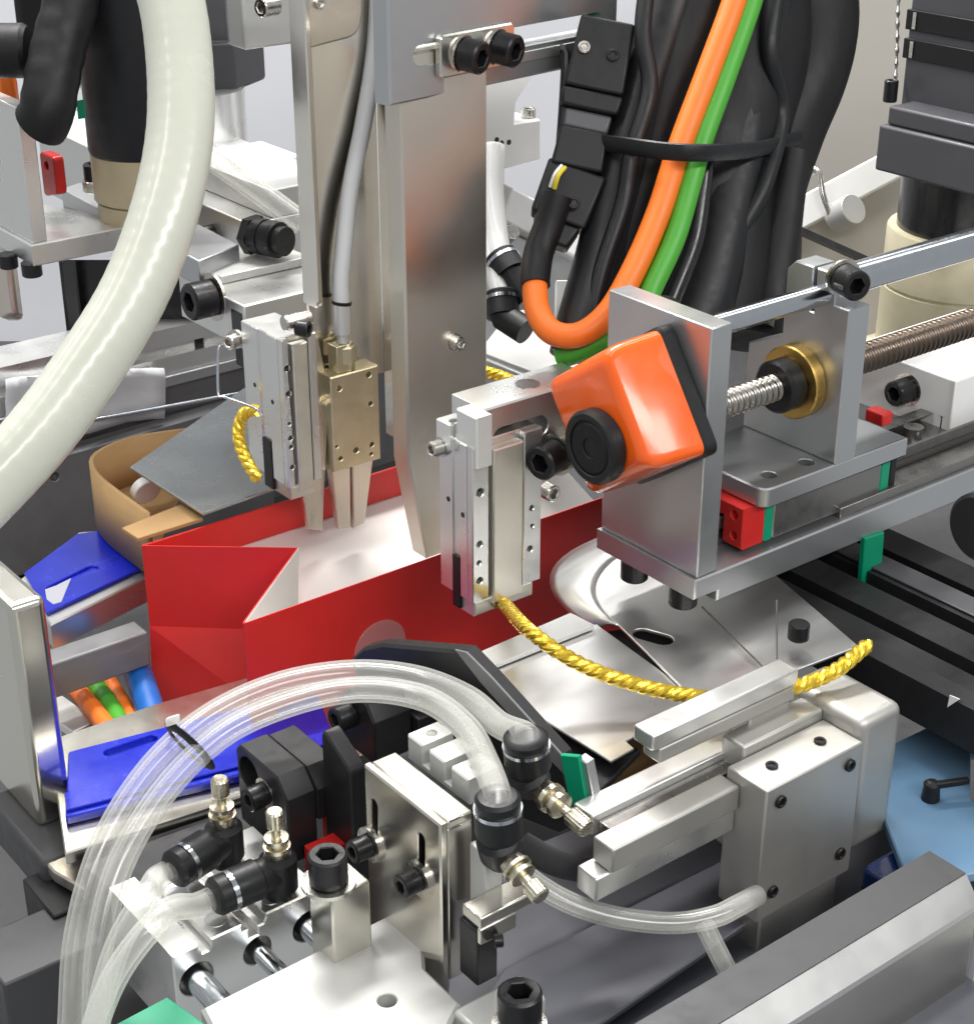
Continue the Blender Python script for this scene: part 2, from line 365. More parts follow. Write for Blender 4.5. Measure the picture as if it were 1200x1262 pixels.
# linear rail with counterbored holes
ry0, ry1 = ye+wy*.27, ye+wy*.72
rz = zt+9
holes = [(circle((xe+64+i*17, (ry0+ry1)/2), 3.0, 20), 5.0) for i in range(6)]
rp = [(xe+tw+.6, ry0), (xe+XL, ry0), (xe+XL, ry1), (xe+tw+.6, ry1)]
mesh_object('rail', B().slab((V(0, 0, rz), EX, EY, EZ), rp, 4.2, holes, .5).box(V(xe+tw+.6, ry0+2, zt), V(xe+XL, ry1-2, rz-4.1)).box(V(xe+tw+.6, ry0, zt+.05), V(xe+XL, ry1, zt+2.5)), 'rail_steel', SL)
mesh_object('rail_ledge', B().box(V(xe+60, ye+1, zt+.02), V(xe+XL, ry0-1.5, zt+3.4)).box(V(xe+60, ry1+1.5, zt+.02), V(xe+XL, ye+wy, zt+3.4)), 'rail_steel', SL, bevel=.3)
# bearing block: red ends, green seals, steel body
bx0 = xe+along(V(xe, ye+3, zt+8), EX, 940, 640); bx1 = xe+along(V(xe, ye+3, zt+8), EX, 1098, 590)
BB = thing('bearing_block', 'linear bearing block with red end cap and green seals under the carriage', 'bearing block', V(bx0, ye, zt))
bz0, bz1 = zt+1.5, zt+14.5
yb0, yb1 = ye+2.5, ye+wy-2.5
def uprof(z0, z1, g): return [(-yb1, z0), (-(ry1+g), z0), (-(ry1+g), rz+.8), (-(ry0-g), rz+.8), (-(ry0-g), z0), (-yb0, z0), (-yb0, z1), (-yb1, z1)]
def ublock(x0, x1, m, nm, holes=()): return mesh_object(nm, B().slab((V(x0, 0, 0), -EY, EZ, -EX), uprof(bz0, bz1, .5), x1-x0, holes, .35), m, BB)
hl = [(circle((-(yb0+3.6), bz1-3.2), 1.3, 14), 2), (circle((-(yb0+3.4), bz0+3.4), 1.2, 14), 2), (circle((-(yb1-5), bz1-3.2), 1.3, 14), 2)]
ublock(bx0-9, bx0-.05, 'red_plastic', 'end_cap', hl); ublock(bx0, bx0+3.6, 'green_plastic', 'seal')
ublock(bx0+3.65, bx1-4.2, 'rail_steel', 'body'); ublock(bx1-4.15, bx1, 'green_plastic', 'seal'); ublock(bx1+.05, bx1+3, 'black_plastic', 'end_cap')
# carriage: foot plate with holes, upright with split clamp ear
cz = bz1+.15; ct = 6.0
CA = thing('slide_carriage', 'grey aluminium carriage with upright carrying the rod and brass nut', 'slide carriage', V(bx0, ye, cz))
cx0 = bx0-5.5; cx1 = bx1+1.5
pl = rounded([(cx0, ye-1.5), (cx1, ye-1.5), (cx1, ye+wy+3), (cx0, ye+wy+3)], [4, 0.2, .2, 4])
ux0 = cx0+along(V(cx0, ye-1.5, cz+ct), EX, 1023, 559); ux1 = ux0+8.8
hs = [(circle((cx0+9, ye+5.5), 2.4, 18), None), (circle((cx0+9, ye+wy-9), 2.4, 18), None), (circle((ux0-5, ye+5), 2.4, 18), None), (circle((ux1+4.5, ye+6), 2.2, 18), None)]
mesh_object('foot_plate', B().slab((V(0, 0, cz+ct), EX, EY, EZ), pl, ct, hs, .45), 'alu_grey', CA)
uy0 = ye-1.48; zu = cz+ct
lowz = zu+along(V(ux0, uy0, zu), EZ, 1040, 382); hiz = lowz+9
upp = [(-uy0, zu+.01), (-uy0, lowz), (-(uy0+5.5), lowz), (-(uy0+5.5), hiz), (-(uy0+13), hiz), (-(uy0+13), hiz-13), (-(uy0+14.2), hiz-13), (-(uy0+14.2), hiz), (-(uy0+21), hiz), (-(uy0+24), hiz-3), (-(uy0+24), lowz-14), (-(uy0+wy*.92), lowz-20), (-(uy0+wy*.92), zu+.01)]
mesh_object('upright', B().slab((V(ux0, 0, 0), -EY, EZ, -EX), upp, ux1-ux0, ch=.4), 'alu_grey', CA)
# axes of rod and lead screw
rodc = P(950, 381, Y=ye+8); screwc = P(925, 487, Y=ye+wy*.37)
cap_screw(CA, P(1040, 343, d=None, Y=uy0+5.3), (-EY-EX*.35), 4.3, 7.5, washer=1.25, shank=3)
nx = ux0-.1
mesh_object('brass_nut', B().lathe(V(nx, screwc.y, screwc.z), -EX, [(0, 10.5), (.4, 10.9), (3.6, 10.9), (4, 10.5), (4.05, 7.2), (8, 7.2), (8.4, 6.8)], 40), 'brass', CA)
mesh_object('nut_retainer', B().lathe(V(nx-4.1, screwc.y, screwc.z), -EX, [(0, 7.4), (.6, 7.8), (5.5, 7.8), (6.2, 7.0)], 32), 'black_oxide', CA)
single('guide_rod', 'polished steel guide rod bridging end plate and carriage upright', 'rod', B().cyl(V(xe+tw-.5, rodc.y, rodc.z), V(ux0+.1, rodc.y, rodc.z), 3.1, 28), 'chrome')
rb = P(1090, 331, Y=uy0+8)
single('support_rod', 'thick polished steel rod leaving the carriage to the right', 'rod', B().cyl(V(ux1-.5, rb.y, rb.z), V(ux1+130, rb.y, rb.z), 4.5, 32), 'chrome')
def thread(x0, x1, c, r, depth, pitch, n=20):
    m = int((x1-x0)/pitch*8); vs = []; fs = []
    for i in range(m+1):
        x = x0+(x1-x0)*i/m
        for k in range(n):
            h = 2*math.pi*k/n; ph = ((x/pitch-k/n) % 1.0); tr = max(0, min(1, abs(ph-.5)*4-.5)); rr = r-depth*tr
            vs.append(V(x, c.y+rr*math.cos(h), c.z+rr*math.sin(h)))
    for i in range(m):
        for k in range(n): fs.append((i*n+k, i*n+(k+1) % n, (i+1)*n+(k+1) % n, (i+1)*n+k))
    fs += [list(range(n))[::-1], [m*n+k for k in range(n)]]
    return B().add(vs, fs)
mat('screw_steel', (.36, .34, .31), .3, 1, .1, .1, 200)
mat('screw_dark', (.16, .125, .10), .34, .9, .1, .1, 200)
LS = thing('lead_screw', 'trapezoidal lead screw through the brass nut of the slide', 'lead screw', V(xe, screwc.y, screwc.z-4))
mesh_object('near_thread', thread(xe+tw, nx-8, screwc, 4.1, .75, 2.3), 'screw_steel', LS, sharp=60)
mesh_object('far_thread', thread(ux1-.2, ux1+110, screwc, 4.6, .8, 2.3), 'screw_dark', LS, sharp=60)

# ================================================================== ORANGE POSITION INDICATOR
al = math.radians(35)
ev, eh = V(0, math.sin(al), math.cos(al)), V(0, -math.cos(al), math.sin(al))
PI_ = thing('position_indicator', 'glossy orange position indicator with black hub on the end plate', 'counter', V(xe-20, screwc.y, screwc.z-20))
kx = xe-.3
hub = V(0, screwc.y, screwc.z)
Wd, Hd, off = 33.0, 35.5, 5.5
def ind(x, t, shrink, r, m, nm, ch):
    p = rounded([(-Wd/2+shrink, -Hd/2+shrink+off), (Wd/2-shrink, -Hd/2+shrink+off), (Wd/2-shrink, Hd/2-shrink+off), (-Wd/2+shrink, Hd/2-shrink+off)], r, 7)
    return mesh_object(nm, B().slab((V(x, hub.y, hub.z), eh, ev, -EX), p, t, ch=ch), m, PI_)
ind(kx-4.6, 4.6, -.7, 3.5, 'black_plastic', 'back_plate', .7)
# shell with rounded front edge
def loft(sections, m, nm):
    vs = []; fs = []; n = None
    for x, sh, r in sections:
        p = rounded([(-Wd/2+sh, -Hd/2+sh+off), (Wd/2-sh, -Hd/2+sh+off), (Wd/2-sh, Hd/2-sh+off), (-Wd/2+sh, Hd/2-sh+off)], r, 7); n = len(p)
        vs += [V(x, hub.y, hub.z)+eh*q[0]+ev*q[1] for q in p]
    for j in range(len(sections)-1):
        for i in range(n): fs.append((j*n+i, j*n+(i+1) % n, (j+1)*n+(i+1) % n, (j+1)*n+i))
    fs += [list(range(n))[::-1], [(len(sections)-1)*n+i for i in range(n)]]
    return mesh_object(nm, B().add(vs, fs), m, PI_, sharp=60)
fx = kx-4.65
loft([(fx, 0, 3.2), (fx-13, .4, 3.4), (fx-15.5, .9, 3.4), (fx-17.2, 2.0, 3.0), (fx-18.2, 3.6, 2.6), (fx-18.4, 5, 2)], 'orange_plastic', 'housing')
hb = V(fx-18.3, hub.y, hub.z)
ho = mesh_object('hub', B().slab((hb-EX*5.0, eh, ev, -EX), circle((0, 0), 10.2, 40), 5.0, [(circle((0, 0), 7.6, 32), .7)], .8), 'black_plastic', PI_)
mesh_object('hub_core', B().slab((hb-EX*4.85, eh, ev, -EX), circle((0, 0), 7.2, 32), 3, [(circle((0, 0), 2.6, 20), 2.2)], .4), 'rubber', ho)
mesh_object('screw', B().cyl(hb-EX*1.5, hb-EX*3.2, 1.1, 12), 'zinc', ho)

# ================================================================== CLAMP WITH THE ROPE (centre)
def clamp_unit(A, x_to, y_to, z_to, label, mirror_holes, outlet=True, name='rope_clamp'):
    lo, hi = corner_box(A, x_to, y_to, z_to); W, Dp, H = hi.x-lo.x, hi.y-lo.y, hi.z-lo.z
    t = thing(name, label, 'clamp cylinder', V((lo.x+hi.x)/2, (lo.y+hi.y)/2, lo.z-4))
    a, b = W*.27, W*.70                                    # groove edges across the front
    g = 1.3
    # body: plan profile with two grooves, then the front lands drilled
    plan = [(lo.x, lo.y+2.6), (hi.x, lo.y+2.6), (hi.x, hi.y), (lo.x, hi.y), (lo.x, lo.y+Dp*.62), (lo.x+.5, lo.y+Dp*.60), (lo.x+.5, lo.y+Dp*.40), (lo.x, lo.y+Dp*.38)]
    mesh_object('body', B().slab((V(0, 0, hi.z), EX, EY, EZ), plan, H, ch=.35), 'alu', t)
    for xa_, xb_ in ((lo.x, lo.x+a-.9), (lo.x+b+.9, hi.x)):
        hh_ = [(circle((lo.x+hx*W, hi.z-hz*H), min(r, (xb_-xa_)*.36), 18), 2.3) for hx, hz, r in mirror_holes if xa_ < lo.x+hx*W < xb_]
        mesh_object('front_land', B().slab((V(0, lo.y, 0), EX, EZ, -EY), [(xa_, lo.z), (xb_, lo.z), (xb_, hi.z), (xa_, hi.z)], 2.55, hh_, .3), 'alu', t)
    for hx, hz, r in mirror_holes:
        c = V(lo.x+hx*W, lo.y+1.6, hi.z-hz*H)
        mesh_object('hole_shade', B().cyl(c, c+EY*.6, r*.98, 16, 0), 'black_oxide', t)  # black cap that paints the shade inside the hole
    mesh_object('slide_table', B().slab((V(0, lo.y-.9, 0), EX, EZ, -EY), [(lo.x+a, lo.z-1.8), (lo.x+b, lo.z-1.8), (lo.x+b, hi.z-2), (lo.x+a, hi.z-2)], 3.4, ch=.4), 'champ_alu', t)
    ep = [(lo.x+.8, lo.z-4.5), (hi.x-2.5, lo.z-4.5), (hi.x-2.5, lo.z-.02), (lo.x+.8, lo.z-.02)]
    mesh_object('end_block', B().slab((V(0, lo.y+.3, 0), EX, EZ, -EY), ep, Dp*.45, [(circle((lo.x+a+2.6, lo.z-1.9), 2.2, 20), 4)] if outlet else (), .35), 'champ_alu', t)
    mesh_object('sensor', B().box(V(lo.x-.25, lo.y+Dp*.40, lo.z-4), V(lo.x+1.4, lo.y+Dp*.62, lo.z+H*.26)), 'black_plastic', t, bevel=.2)
    for yy, zz in ((.30, .45), (.74, .40)):
        c = V(lo.x-.02, lo.y+Dp*yy, hi.z-H*zz)
        mesh_object('dowel_hole_shade', B().cyl(c+EX*.3, c-EX*.06, .8, 14, 0), 'black_oxide', t)  # flat black disc in place of a hole, its shade painted
    return t, lo, hi
mat('champ_alu', (.74, .71, .62), .36, .8, .05, .08, 200, .05, 2200, dirt=.15)
A = P(582, 553, d=458)
hl = [(.11, .29, 1.25), (.10, .62, .95), (.09, .74, .7), (.10, .86, 1.05), (.86, .50, .8), (.87, .62, .65), (.84, .77, 1.0)]
CL, clo, chi = clamp_unit(A, (668, 524), (543, 528), (580, 745), 'silver clamp cylinder releasing the gold rope in front of the red bag', hl)
# head block and prongs on top of the clamp
W = chi.x-clo.x; Dp = chi.y-clo.y
mesh_object('jaw', B().slab((V(clo.x+.6, 0, 0), -EY, EZ, -EX), [(-(clo.y-1.2), chi.z-6), (-(clo.y-1.2), chi.z+9), (-(clo.y+8), chi.z+9), (-(clo.y+8), chi.z-.5), (-(clo.y+1.5), chi.z-.5), (-(clo.y+1.5), chi.z-6)], 5.5, ch=.4), 'alu_bright', CL)
mesh_object('side_lug', B().slab((V(0, 0, chi.z+4), EX, EY, EZ), [(clo.x-.6, clo.y+9.3), (clo.x+6, clo.y+9.3), (clo.x+6, chi.y+.5), (clo.x-.6, chi.y+.5)], 8, [(circle((clo.x+2.6, chi.y-4.3), 1.9, 18), 4)], .4), 'alu_bright', CL)
cap_screw(CL, V(clo.x-.6, chi.y-1.5, chi.z-4), -EX, 2.4, 3.6, washer=1.2, m='zinc')
# slotted bar carrying the clamp
bz = chi.z+6.2
bx1 = clo.x+46
BR = thing('clamp_bracket', 'slotted aluminium bar above the rope clamp with one black screw', 'bracket', V(clo.x+14, clo.y+6, chi.z-14))
by = clo.y+3.0
fp = rounded([(clo.x+6.3, chi.z-9), (bx1, chi.z-9), (bx1, bz+2.5), (clo.x+6.3, bz+2.5)], .3)
mesh_object('bar', B().slab((V(0, by, 0), EX, EZ, -EY), fp, 15, [(slot((clo.x+12.5, chi.z-1.2), (clo.x+26, chi.z-1.2), 3.1), 10)], .5), 'alu', BR)
mesh_object('counterbore', B().ring(V(clo.x+27.5, by+7.5, bz+2.45), V(clo.x+27.5, by+7.5, bz+2.7), 3.5, 2.6, 24).cyl(V(clo.x+27.5, by+7.5, bz+2.3), V(clo.x+27.5, by+7.5, bz+2.56), 2.65, 20, 0), 'rail_steel', BR)
cap_screw(BR, P(684, 561, Y=by-6.0), -EX-EY*.25, 5.0, 7.5, washer=1.2, shank=8)
cap_screw(BR, P(672, 603, Y=by+6), -EY, 2.6, 4, m='zinc')

# ================================================================== RED PAPER BAG
FLT = P(301, 769, d=490); yf = FLT.y; xl = FLT.x; zb = FLT.z
BLT = P(175, 672, X=xl); yb = BLT.y; ztop = (FLT.z+BLT.z)/2
FLT.z = BLT.z = ztop
Mf = P(366, 668, Y=(yf+yb)/2); Mf.z = ztop
xr = P(755, 600, Y=yf).x+25
zbot = ztop-58; zc = ztop-29
ym = (yf+yb)/2
BG = thing('paper_bag', 'glossy red paper bag standing open with white inside', 'paper bag', V((xl+xr)/2, ym, zbot))
e = .35
mesh_object('front_panel', B().obox(V(xl, yf, zbot), EX*(xr-xl), EY*e, EZ*(ztop-zbot)), 'red_paper', BG)
mesh_object('front_lining', B().obox(V(xl+.1, yf+e+.05, zbot), EX*(xr-xl-.2), EY*.15, EZ*(ztop-zbot-.2)), 'white_paper', BG)
mesh_object('back_panel', B().obox(V(xl, yb, zbot), EX*(xr-xl), EY*e, EZ*(ztop-zbot)), 'red_paper', BG)
mesh_object('back_lining', B().obox(V(xl+.1, yb-.2, zbot), EX*(xr-xl-.2), EY*.15, EZ*(ztop-zbot-.2)), 'white_paper', BG)
mesh_object('turned_hem', B().obox(V(xl+.1, yb-.5, ztop-11), EX*(xr-xl-.2), EY*.2, EZ*10.95), 'red_paper', BG)
def sheet(pts, faces, m, nm, t=.35):
    o = mesh_object(nm, B().add(pts, faces), m, BG, solid=t, recalc=False)
    o.data.polygons.foreach_set('use_smooth', [False]*len(o.data.polygons)); return o
gx = Mf.x
q = [V(xl, yb, ztop), V(gx, ym, ztop), V(gx-2, ym, zc), V(xl, yb, zc), V(gx-12, ym-6, zbot), V(xl-3, yb-3, zbot)]
sheet([q[0], q[1], q[2], q[3]], [(0, 1, 2, 3)], 'red_paper', 'back_gusset')
sheet([q[3]-EX*.2, q[2]-EX*.2, q[4], q[5]], [(0, 1, 2, 3)], 'red_paper', 'gusset_foot')
sheet([V(xl, yf+.6, ztop), V(gx, ym, ztop), V(gx-2, ym, zc), V(gx-12, ym, zbot), V(xl, yf+.6, zbot)], [(0, 1, 2, 3, 4)], 'red_paper', 'front_gusset')
sheet([V(xl+1, yf+1.0, ztop-.1), V(gx+.4, ym-.1, ztop-.1), V(gx-1.6, ym-.1, zc), V(gx-11.6, ym-.1, zbot), V(xl+1, yf+1.0, zbot)], [(0, 1, 2, 3, 4)], 'white_paper', 'gusset_lining', .15)
mesh_object('bag_floor', B().box(V(xl+2, yf+.6, zbot+1), V(xr-1, yb-.6, zbot+1.6)), 'white_paper', BG)
mesh_object('light_catching_sheet', B().add([V(gx-14, yb-.9, ztop-11.4), V(xr-2, yb-.9, ztop-11.4), V(xr-2, yf+3, ztop-36), V(gx-6, yf+3, ztop-36)], [(0, 1, 2, 3)]), 'white_paper', BG, solid=.3)  # extra white sheet, sloped to catch light and brighten the bag inside

# ================================================================== FLAT STEEL COLUMN AND CROSS PLATE
cy = yf+14
cl_, cr_ = P(500, 420, Y=cy).x, P(601, 300, Y=cy).x
ztp = P(540, 60, Y=cy).z; zbt = ztop-9
t1 = P(494, 575, Y=cy)
prof = [(cl_, ztp), (cl_, t1.z), (cl_+6.5, zbt), (cr_-3, zbt), (cr_, zbt+5), (cr_, ztp)]
CO = thing('flat_post', 'upright flat stainless bar reaching down into the red bag', 'machine post', V((cl_+cr_)/2, cy+4, zbt))
mesh_object('bar', B().slab((V(0, cy, 0), EX, EZ, -EY), prof, 8.5, ch=.7), 'steel_column', CO)
cap_screw(CO, P(560, 421, Y=cy), -EY, 2.3, 3.2, m='zinc', washer=1.15)
# cross plate, turned a little about the column
rot = math.radians(7); u = V(math.cos(rot), math.sin(rot), 0); n = V(math.sin(rot), -math.cos(rot), 0)
o = P(481, 131, Y=cy-2.5)
def onpl(x, y):
    q = ray(x, y); t = (o-CAM).dot(n)/q.dot(n); p = CAM+q*t-o; return (p.dot(u), p.z)
CP = thing('cross_plate', 'thick grey cross plate with a long slot at the top', 'machine plate', o)
L0 = onpl(481, 131); hh = onpl(481, -60)[1]
pp = [(0, 0), (95, .0), (95, hh), (0, hh)]
s1, s2 = onpl(519, 68), onpl(735, 14)
mesh_object('plate', B().slab((o, u, EZ, n), pp, 7, [(slot(s1, (s2[0], s1[1]), 2.9), None)], .7), 'alu_grey', CP)
c0, c1 = onpl(545, 68), onpl(618, 58)
cpl = rounded([(c0[0]-3.2, c0[1]-5.8), (c1[0]+3, c0[1]-5.8), (c1[0]+3, c0[1]+6.2), (c0[0]-3.2, c0[1]+6.2)], 1.8)
sp = mesh_object('slot_washer', B().slab((o+n*2.6, u, EZ, n), cpl, 2.5, ch=.5), 'steel', CP)
for x, y in ((564, 69), (606, 59)):
    k = onpl(x, y); cap_screw(CP, o+u*k[0]+EZ*c0[1]+n*2.6, n+V(.18, 0, -.1), 4.7, 6.5, washer=1.12)
mesh_object('lower_groove', B().slab((o+n*.5, u, EZ, n), [(c1[0]+4, s1[1]-7.5), (94, s1[1]-7.5), (94, s1[1]-4.5), (c1[0]+4, s1[1]-4.5)], .45, ch=.1), 'alu', CP)

# ================================================================== CHANNEL WITH GRIPPER
gy = yb-9                                                   # web plane of the channel, inside the bag mouth
x0, x1 = P(372, 200, Y=gy).x, P(466, 200, Y=gy).x
ztp2 = P(400, -40, Y=gy).z; zfl = P(380, 372, Y=gy).z; zgt = P(400, 655, Y=gy).z
CH = thing('steel_channel', 'tall polished steel channel holding the gripper over the bag', 'channel', V((x0+x1)/2, gy, zfl))
mesh_object('web', B().slab((V(0, gy, 0), EX, EZ, -EY), [(x0, zfl-30), (x1, zfl-30), (x1, ztp2), (x0, ztp2)], 1.5, ch=.2), 'channel', CH)
mesh_object('left_flange', B().slab((V(x0-2.0, 0, 0), -EY, EZ, -EX), rounded([(-gy-.2, ztp2), (-gy-.2, zfl), (-(gy-8.5), zfl), (-(gy-8.5), ztp2)], [0, 0, 3, 0]), 2.0, ch=.4), 'channel', CH)
mesh_object('right_flange', B().slab((V(x1, 0, 0), -EY, EZ, -EX), [(-gy-.2, ztp2), (-gy-.2, zfl-52), (-(gy-8.5), zfl-52), (-(gy-8.5), ztp2)], 2.0, ch=.4), 'channel', CH)
# bracket folded in the top of the channel
tz = P(420, 52, Y=gy).z
mesh_object('inner_bracket', B().slab((V(0, gy-3, 0), EX, EZ, -EY), rounded([(x0+1.2, tz), (x1-7, tz+2), (x1-4, tz+24), (x0+1.2, tz+24)], [2, 6, 0, 0]), 2.2, ch=.6), 'steel_warm', CH)
cap_screw(CH, P(393, 4, Y=gy-3), -EY, 1.6, 1.2, m='zinc')
# finger sheets
GR = thing('rope_gripper', 'champagne coloured gripper block with two fingers inside the bag', 'gripper', V((x0+x1)/2, gy-4, zgt))
gyb = gy-9.5
blk = poly('Y', gyb, [(407, 466), (466, 448), (464, 566), (411, 583)])
zb1 = (blk[0][1]+blk[1][1])/2
bl, brr = blk[0][0], blk[1][0]; bz0 = blk[3][1]; bz1 = blk[0][1]
hls = [((.18, .87), 1.0), ((.80, .93), 1.0), ((.82, .62), .8), ((.15, .13), .75), ((.48, .17), 1.0), ((.82, .18), .8), ((.8, .08), .55), ((.08, .27), .5)]
mesh_object('block', B().slab((V(0, gyb, 0), EX, EZ, -EY), [(bl, bz0), (brr, bz0), (brr, bz1), (bl, bz1)], 8, [(circle((bl+(brr-bl)*a, bz0+(bz1-bz0)*b), r, 16), 2.5) for (a, b), r in hls], .35), 'champagne', GR)
fz = zgt
def finger(pxs, y, t, m, nm): return mesh_object(nm, B().slab((V(0, y, 0), EX, EZ, -EY), poly('Y', y, pxs), t, ch=.4), m, GR)
finger([(373, 415), (377, 500), (366, 575), (379, 652), (398, 655), (402, 560), (404, 470), (392, 415)], gy-3.5, 1.6, 'steel_warm', 'finger_sheet')
finger([(385, 495), (405, 500), (402, 580), (388, 575)], gy-6.5, 3, 'steel', 'slide_guide')
finger([(408, 575), (432, 575), (433, 650), (419, 653), (413, 622)], gyb+2.4, 3.2, 'steel_warm', 'finger')
finger([(434.5, 575), (461, 560), (450, 645), (436, 652)], gyb+2.4, 3.2, 'steel_warm', 'finger')
cc = P(425, 448, Y=gyb+4)
mesh_object('port_adapter', B().lathe(V(cc.x, cc.y, bz1), EZ, [(0, 3.2), (2.5, 3.2), (2.6, 4.0), (8, 4.0), (8.1, 3.2), (9, 3.0)], 6).box(V(cc.x-4.6, cc.y-2.6, bz1+.05), V(cc.x-.5, cc.y+2.6, bz1+9)), 'champagne', GR, bevel=.25)
fb = V(cc.x-.4, cc.y, bz1+9)
mesh_object('barb_sleeve', B().lathe(fb, EZ, [(0, 1.8), (3.0, 1.8), (3.1, 2.7), (13.5, 2.9), (13.6, 2.3)], 24), 'alu_bright', GR)
mesh_object('tie', B().lathe(fb+EZ*12.6, EZ+EX*.15, [(0, 2.9), (.1, 3.15), (1.0, 3.15), (1.1, 2.9)], 24), 'black_plastic', GR)
single('gripper_air_tube', 'milky white air tube running down the channel into the gripper', 'tube', B().tube(smooth_path([fb+EZ*11, fb+EZ*20, P(424, 300, Y=cc.y), P(432, 230, Y=cc.y+1), P(448, 150, Y=cc.y+2), P(462, 60, Y=cc.y+3), P(468, -40, Y=cc.y+3)], 1.5), 2.7, 20), 'tube_white')

# ================================================================== LEFT CLAMP
A = P(346, 420, d=520)
hl = [(.13, .19, 1.05), (.14, .36, 1.05), (.12, .56, .6), (.13, .66, .8), (.13, .72, .7), (.14, .86, .8)]
LC, llo, lhi = clamp_unit(A, (388, 404), (300, 388), (342, 603), 'silver clamp cylinder beside the gripper with the far rope end', hl, outlet=False)
mesh_object('pivot', B().lathe(P(352, 400, Y=llo.y-.5)+V(0, 1.2, 0), EX, [(0, 2.2), (.4, 2.5), (9, 2.5), (9.3, 2.2)], 24), 'zinc', LC)
cap_screw(LC, P(366, 404, Y=llo.y-.8), -EY+EX*.6, 2.6, 4.2, m='black_oxide')
wp = [P(275, 425, d=530), P(269, 432, d=528), P(269, 484, d=526), P(276, 489, d=526), P(314, 503, d=524), P(322, 512, d=524)]
single('steel_wire', 'thin bent steel wire left of the far clamp', 'wire', B().tube(smooth_path(wp, .8), .45, 8), 'chrome')

# ================================================================== FOREGROUND CYLINDER (lower left)
A = P(212, 1180, d=400)
lo, hi = corner_box(A, (394, 1094), (125, 1101), 27)
x0, y0, zt_, LX, LY = lo.x, lo.y, hi.z, hi.x-lo.x, hi.y-lo.y
FC = thing('guided_cylinder', 'aluminium twin rod air cylinder in the lower left foreground', 'air cylinder', V(x0+LX/2, y0+LY/2, zt_-27))
def nx_(a): return x0+LX*a
prof = [(nx_(0), zt_-27), (nx_(1), zt_-27), (nx_(1), zt_), (nx_(.62), zt_), (nx_(.62), zt_-1.2), (nx_(.60), zt_-2.6), (nx_(.56), zt_-2.6), (nx_(.56), zt_-5.2), (nx_(.50), zt_-5.2), (nx_(.50), zt_-2.4), (nx_(.46), zt_-2.4), (nx_(.46), zt_), (nx_(.25), zt_), (nx_(.25), zt_-2), (nx_(.23), zt_-3), (nx_(.19), zt_-3), (nx_(.17), zt_-2), (nx_(.17), zt_), (nx_(0), zt_)]
rods = [to2('Y', P(243, 1207, Y=y0)), to2('Y', P(318, 1172, Y=y0)), to2('Y', P(380, 1142, Y=y0))]
rr = [4.6, 4.0, 4.4]
mesh_object('body', B().slab((V(0, y0, 0), EX, EZ, -EY), prof, LY, [(circle(c, r, 28), 9) for c, r in zip(rods, rr)], .4), 'alu', FC)
for c, r in zip(rods, (3.2, 2.3, 3.1)):
    mesh_object('piston_rod', B().cyl(V(c[0], y0+8.5, c[1]), V(c[0], y0-26, c[1]), r, 28), 'chrome', FC)
for a, b, r in ((.36, .17, 2.6), (.72, .13, 2.4), (.30, .62, 2.4)):
    c = V(nx_(a), y0+LY*b, zt_)
    mesh_object('port', B().ring(c-EZ*.1, c+EZ*.12, r*1.08, r*.9, 24).cyl(c-EZ*.2, c+EZ*.04, r*.92, 24, 0), 'alu_grey', FC)
e1 = elbow_fitting('black speed controller with brass knob, rear one on the foreground cylinder', 'speed controllers', P(279, 1063, Z=zt_), EZ, -EX-EY*.22, EZ, 5.0, 15, base_h=7.5, kl=14.5)
e2 = elbow_fitting('black speed controller with brass knob, front one on the foreground cylinder', 'speed controllers', P(345, 1102, Z=zt_), EZ, -EX+EY*.02, EZ, 4.9, 16, base_h=7.5, kl=14)
tr, ti = 3.0, 2.0
def air_tube(label, pts, r=tr, i=ti, m='clear_tube', step=1.6):
    return single('air_tube', label, 'tube', B().tube(px_path(*pts, step=step), r, 32, inner=i), m)
air_tube('short clear air tube from the rear cylinder fitting down to the lower edge', [e1+EX*1.5, e1-EX*4, (186, 1096, 383), (146, 1165, 380), (122, 1250, 385), (112, 1340, 390)])
air_tube('short clear air tube from the front cylinder fitting down to the lower edge', [e2+EX*1.5, e2-EX*5, (205, 1125, 374), (150, 1190, 370), (118, 1262, 374), (100, 1340, 380)])

# white slide plate the rods push
zp = rods[2][1]+4.2
pw = [P(x, y, Z=zp) for x, y in ((247, 1242), (497, 1117), (521, 1133), (524, 1193), (568, 1236), (520, 1330), (300, 1345))]
hp = P(477, 1233, Z=zp)
plp = rounded([(p.x, p.y) for p in pw], [0]*7)
SP = thing('slide_plate', 'white painted metal slide plate in the lower foreground', 'machine plate', V(hp.x, hp.y, zp-14))
mesh_object('plate', B().slab((V(0, 0, zp), EX, EY, EZ), plp, 14, [(circle((hp.x, hp.y), 2.3, 24), 8)], .9), 'white_metal', SP)
gp = [P(x, y, d=382) for x, y in ((140, 1264),)]
A = P(206, 1229, d=388)
single('green_block', 'flat green plastic block at the lower edge of the picture', 'plastic block', B().slab((V(0, 0, A.z), EX, EY, EZ), [to2('Z', P(x, y, Z=A.z)) for x, y in ((138, 1264), (206, 1228), (262, 1268), (200, 1310))], 6, ch=.4), 'green_plastic')

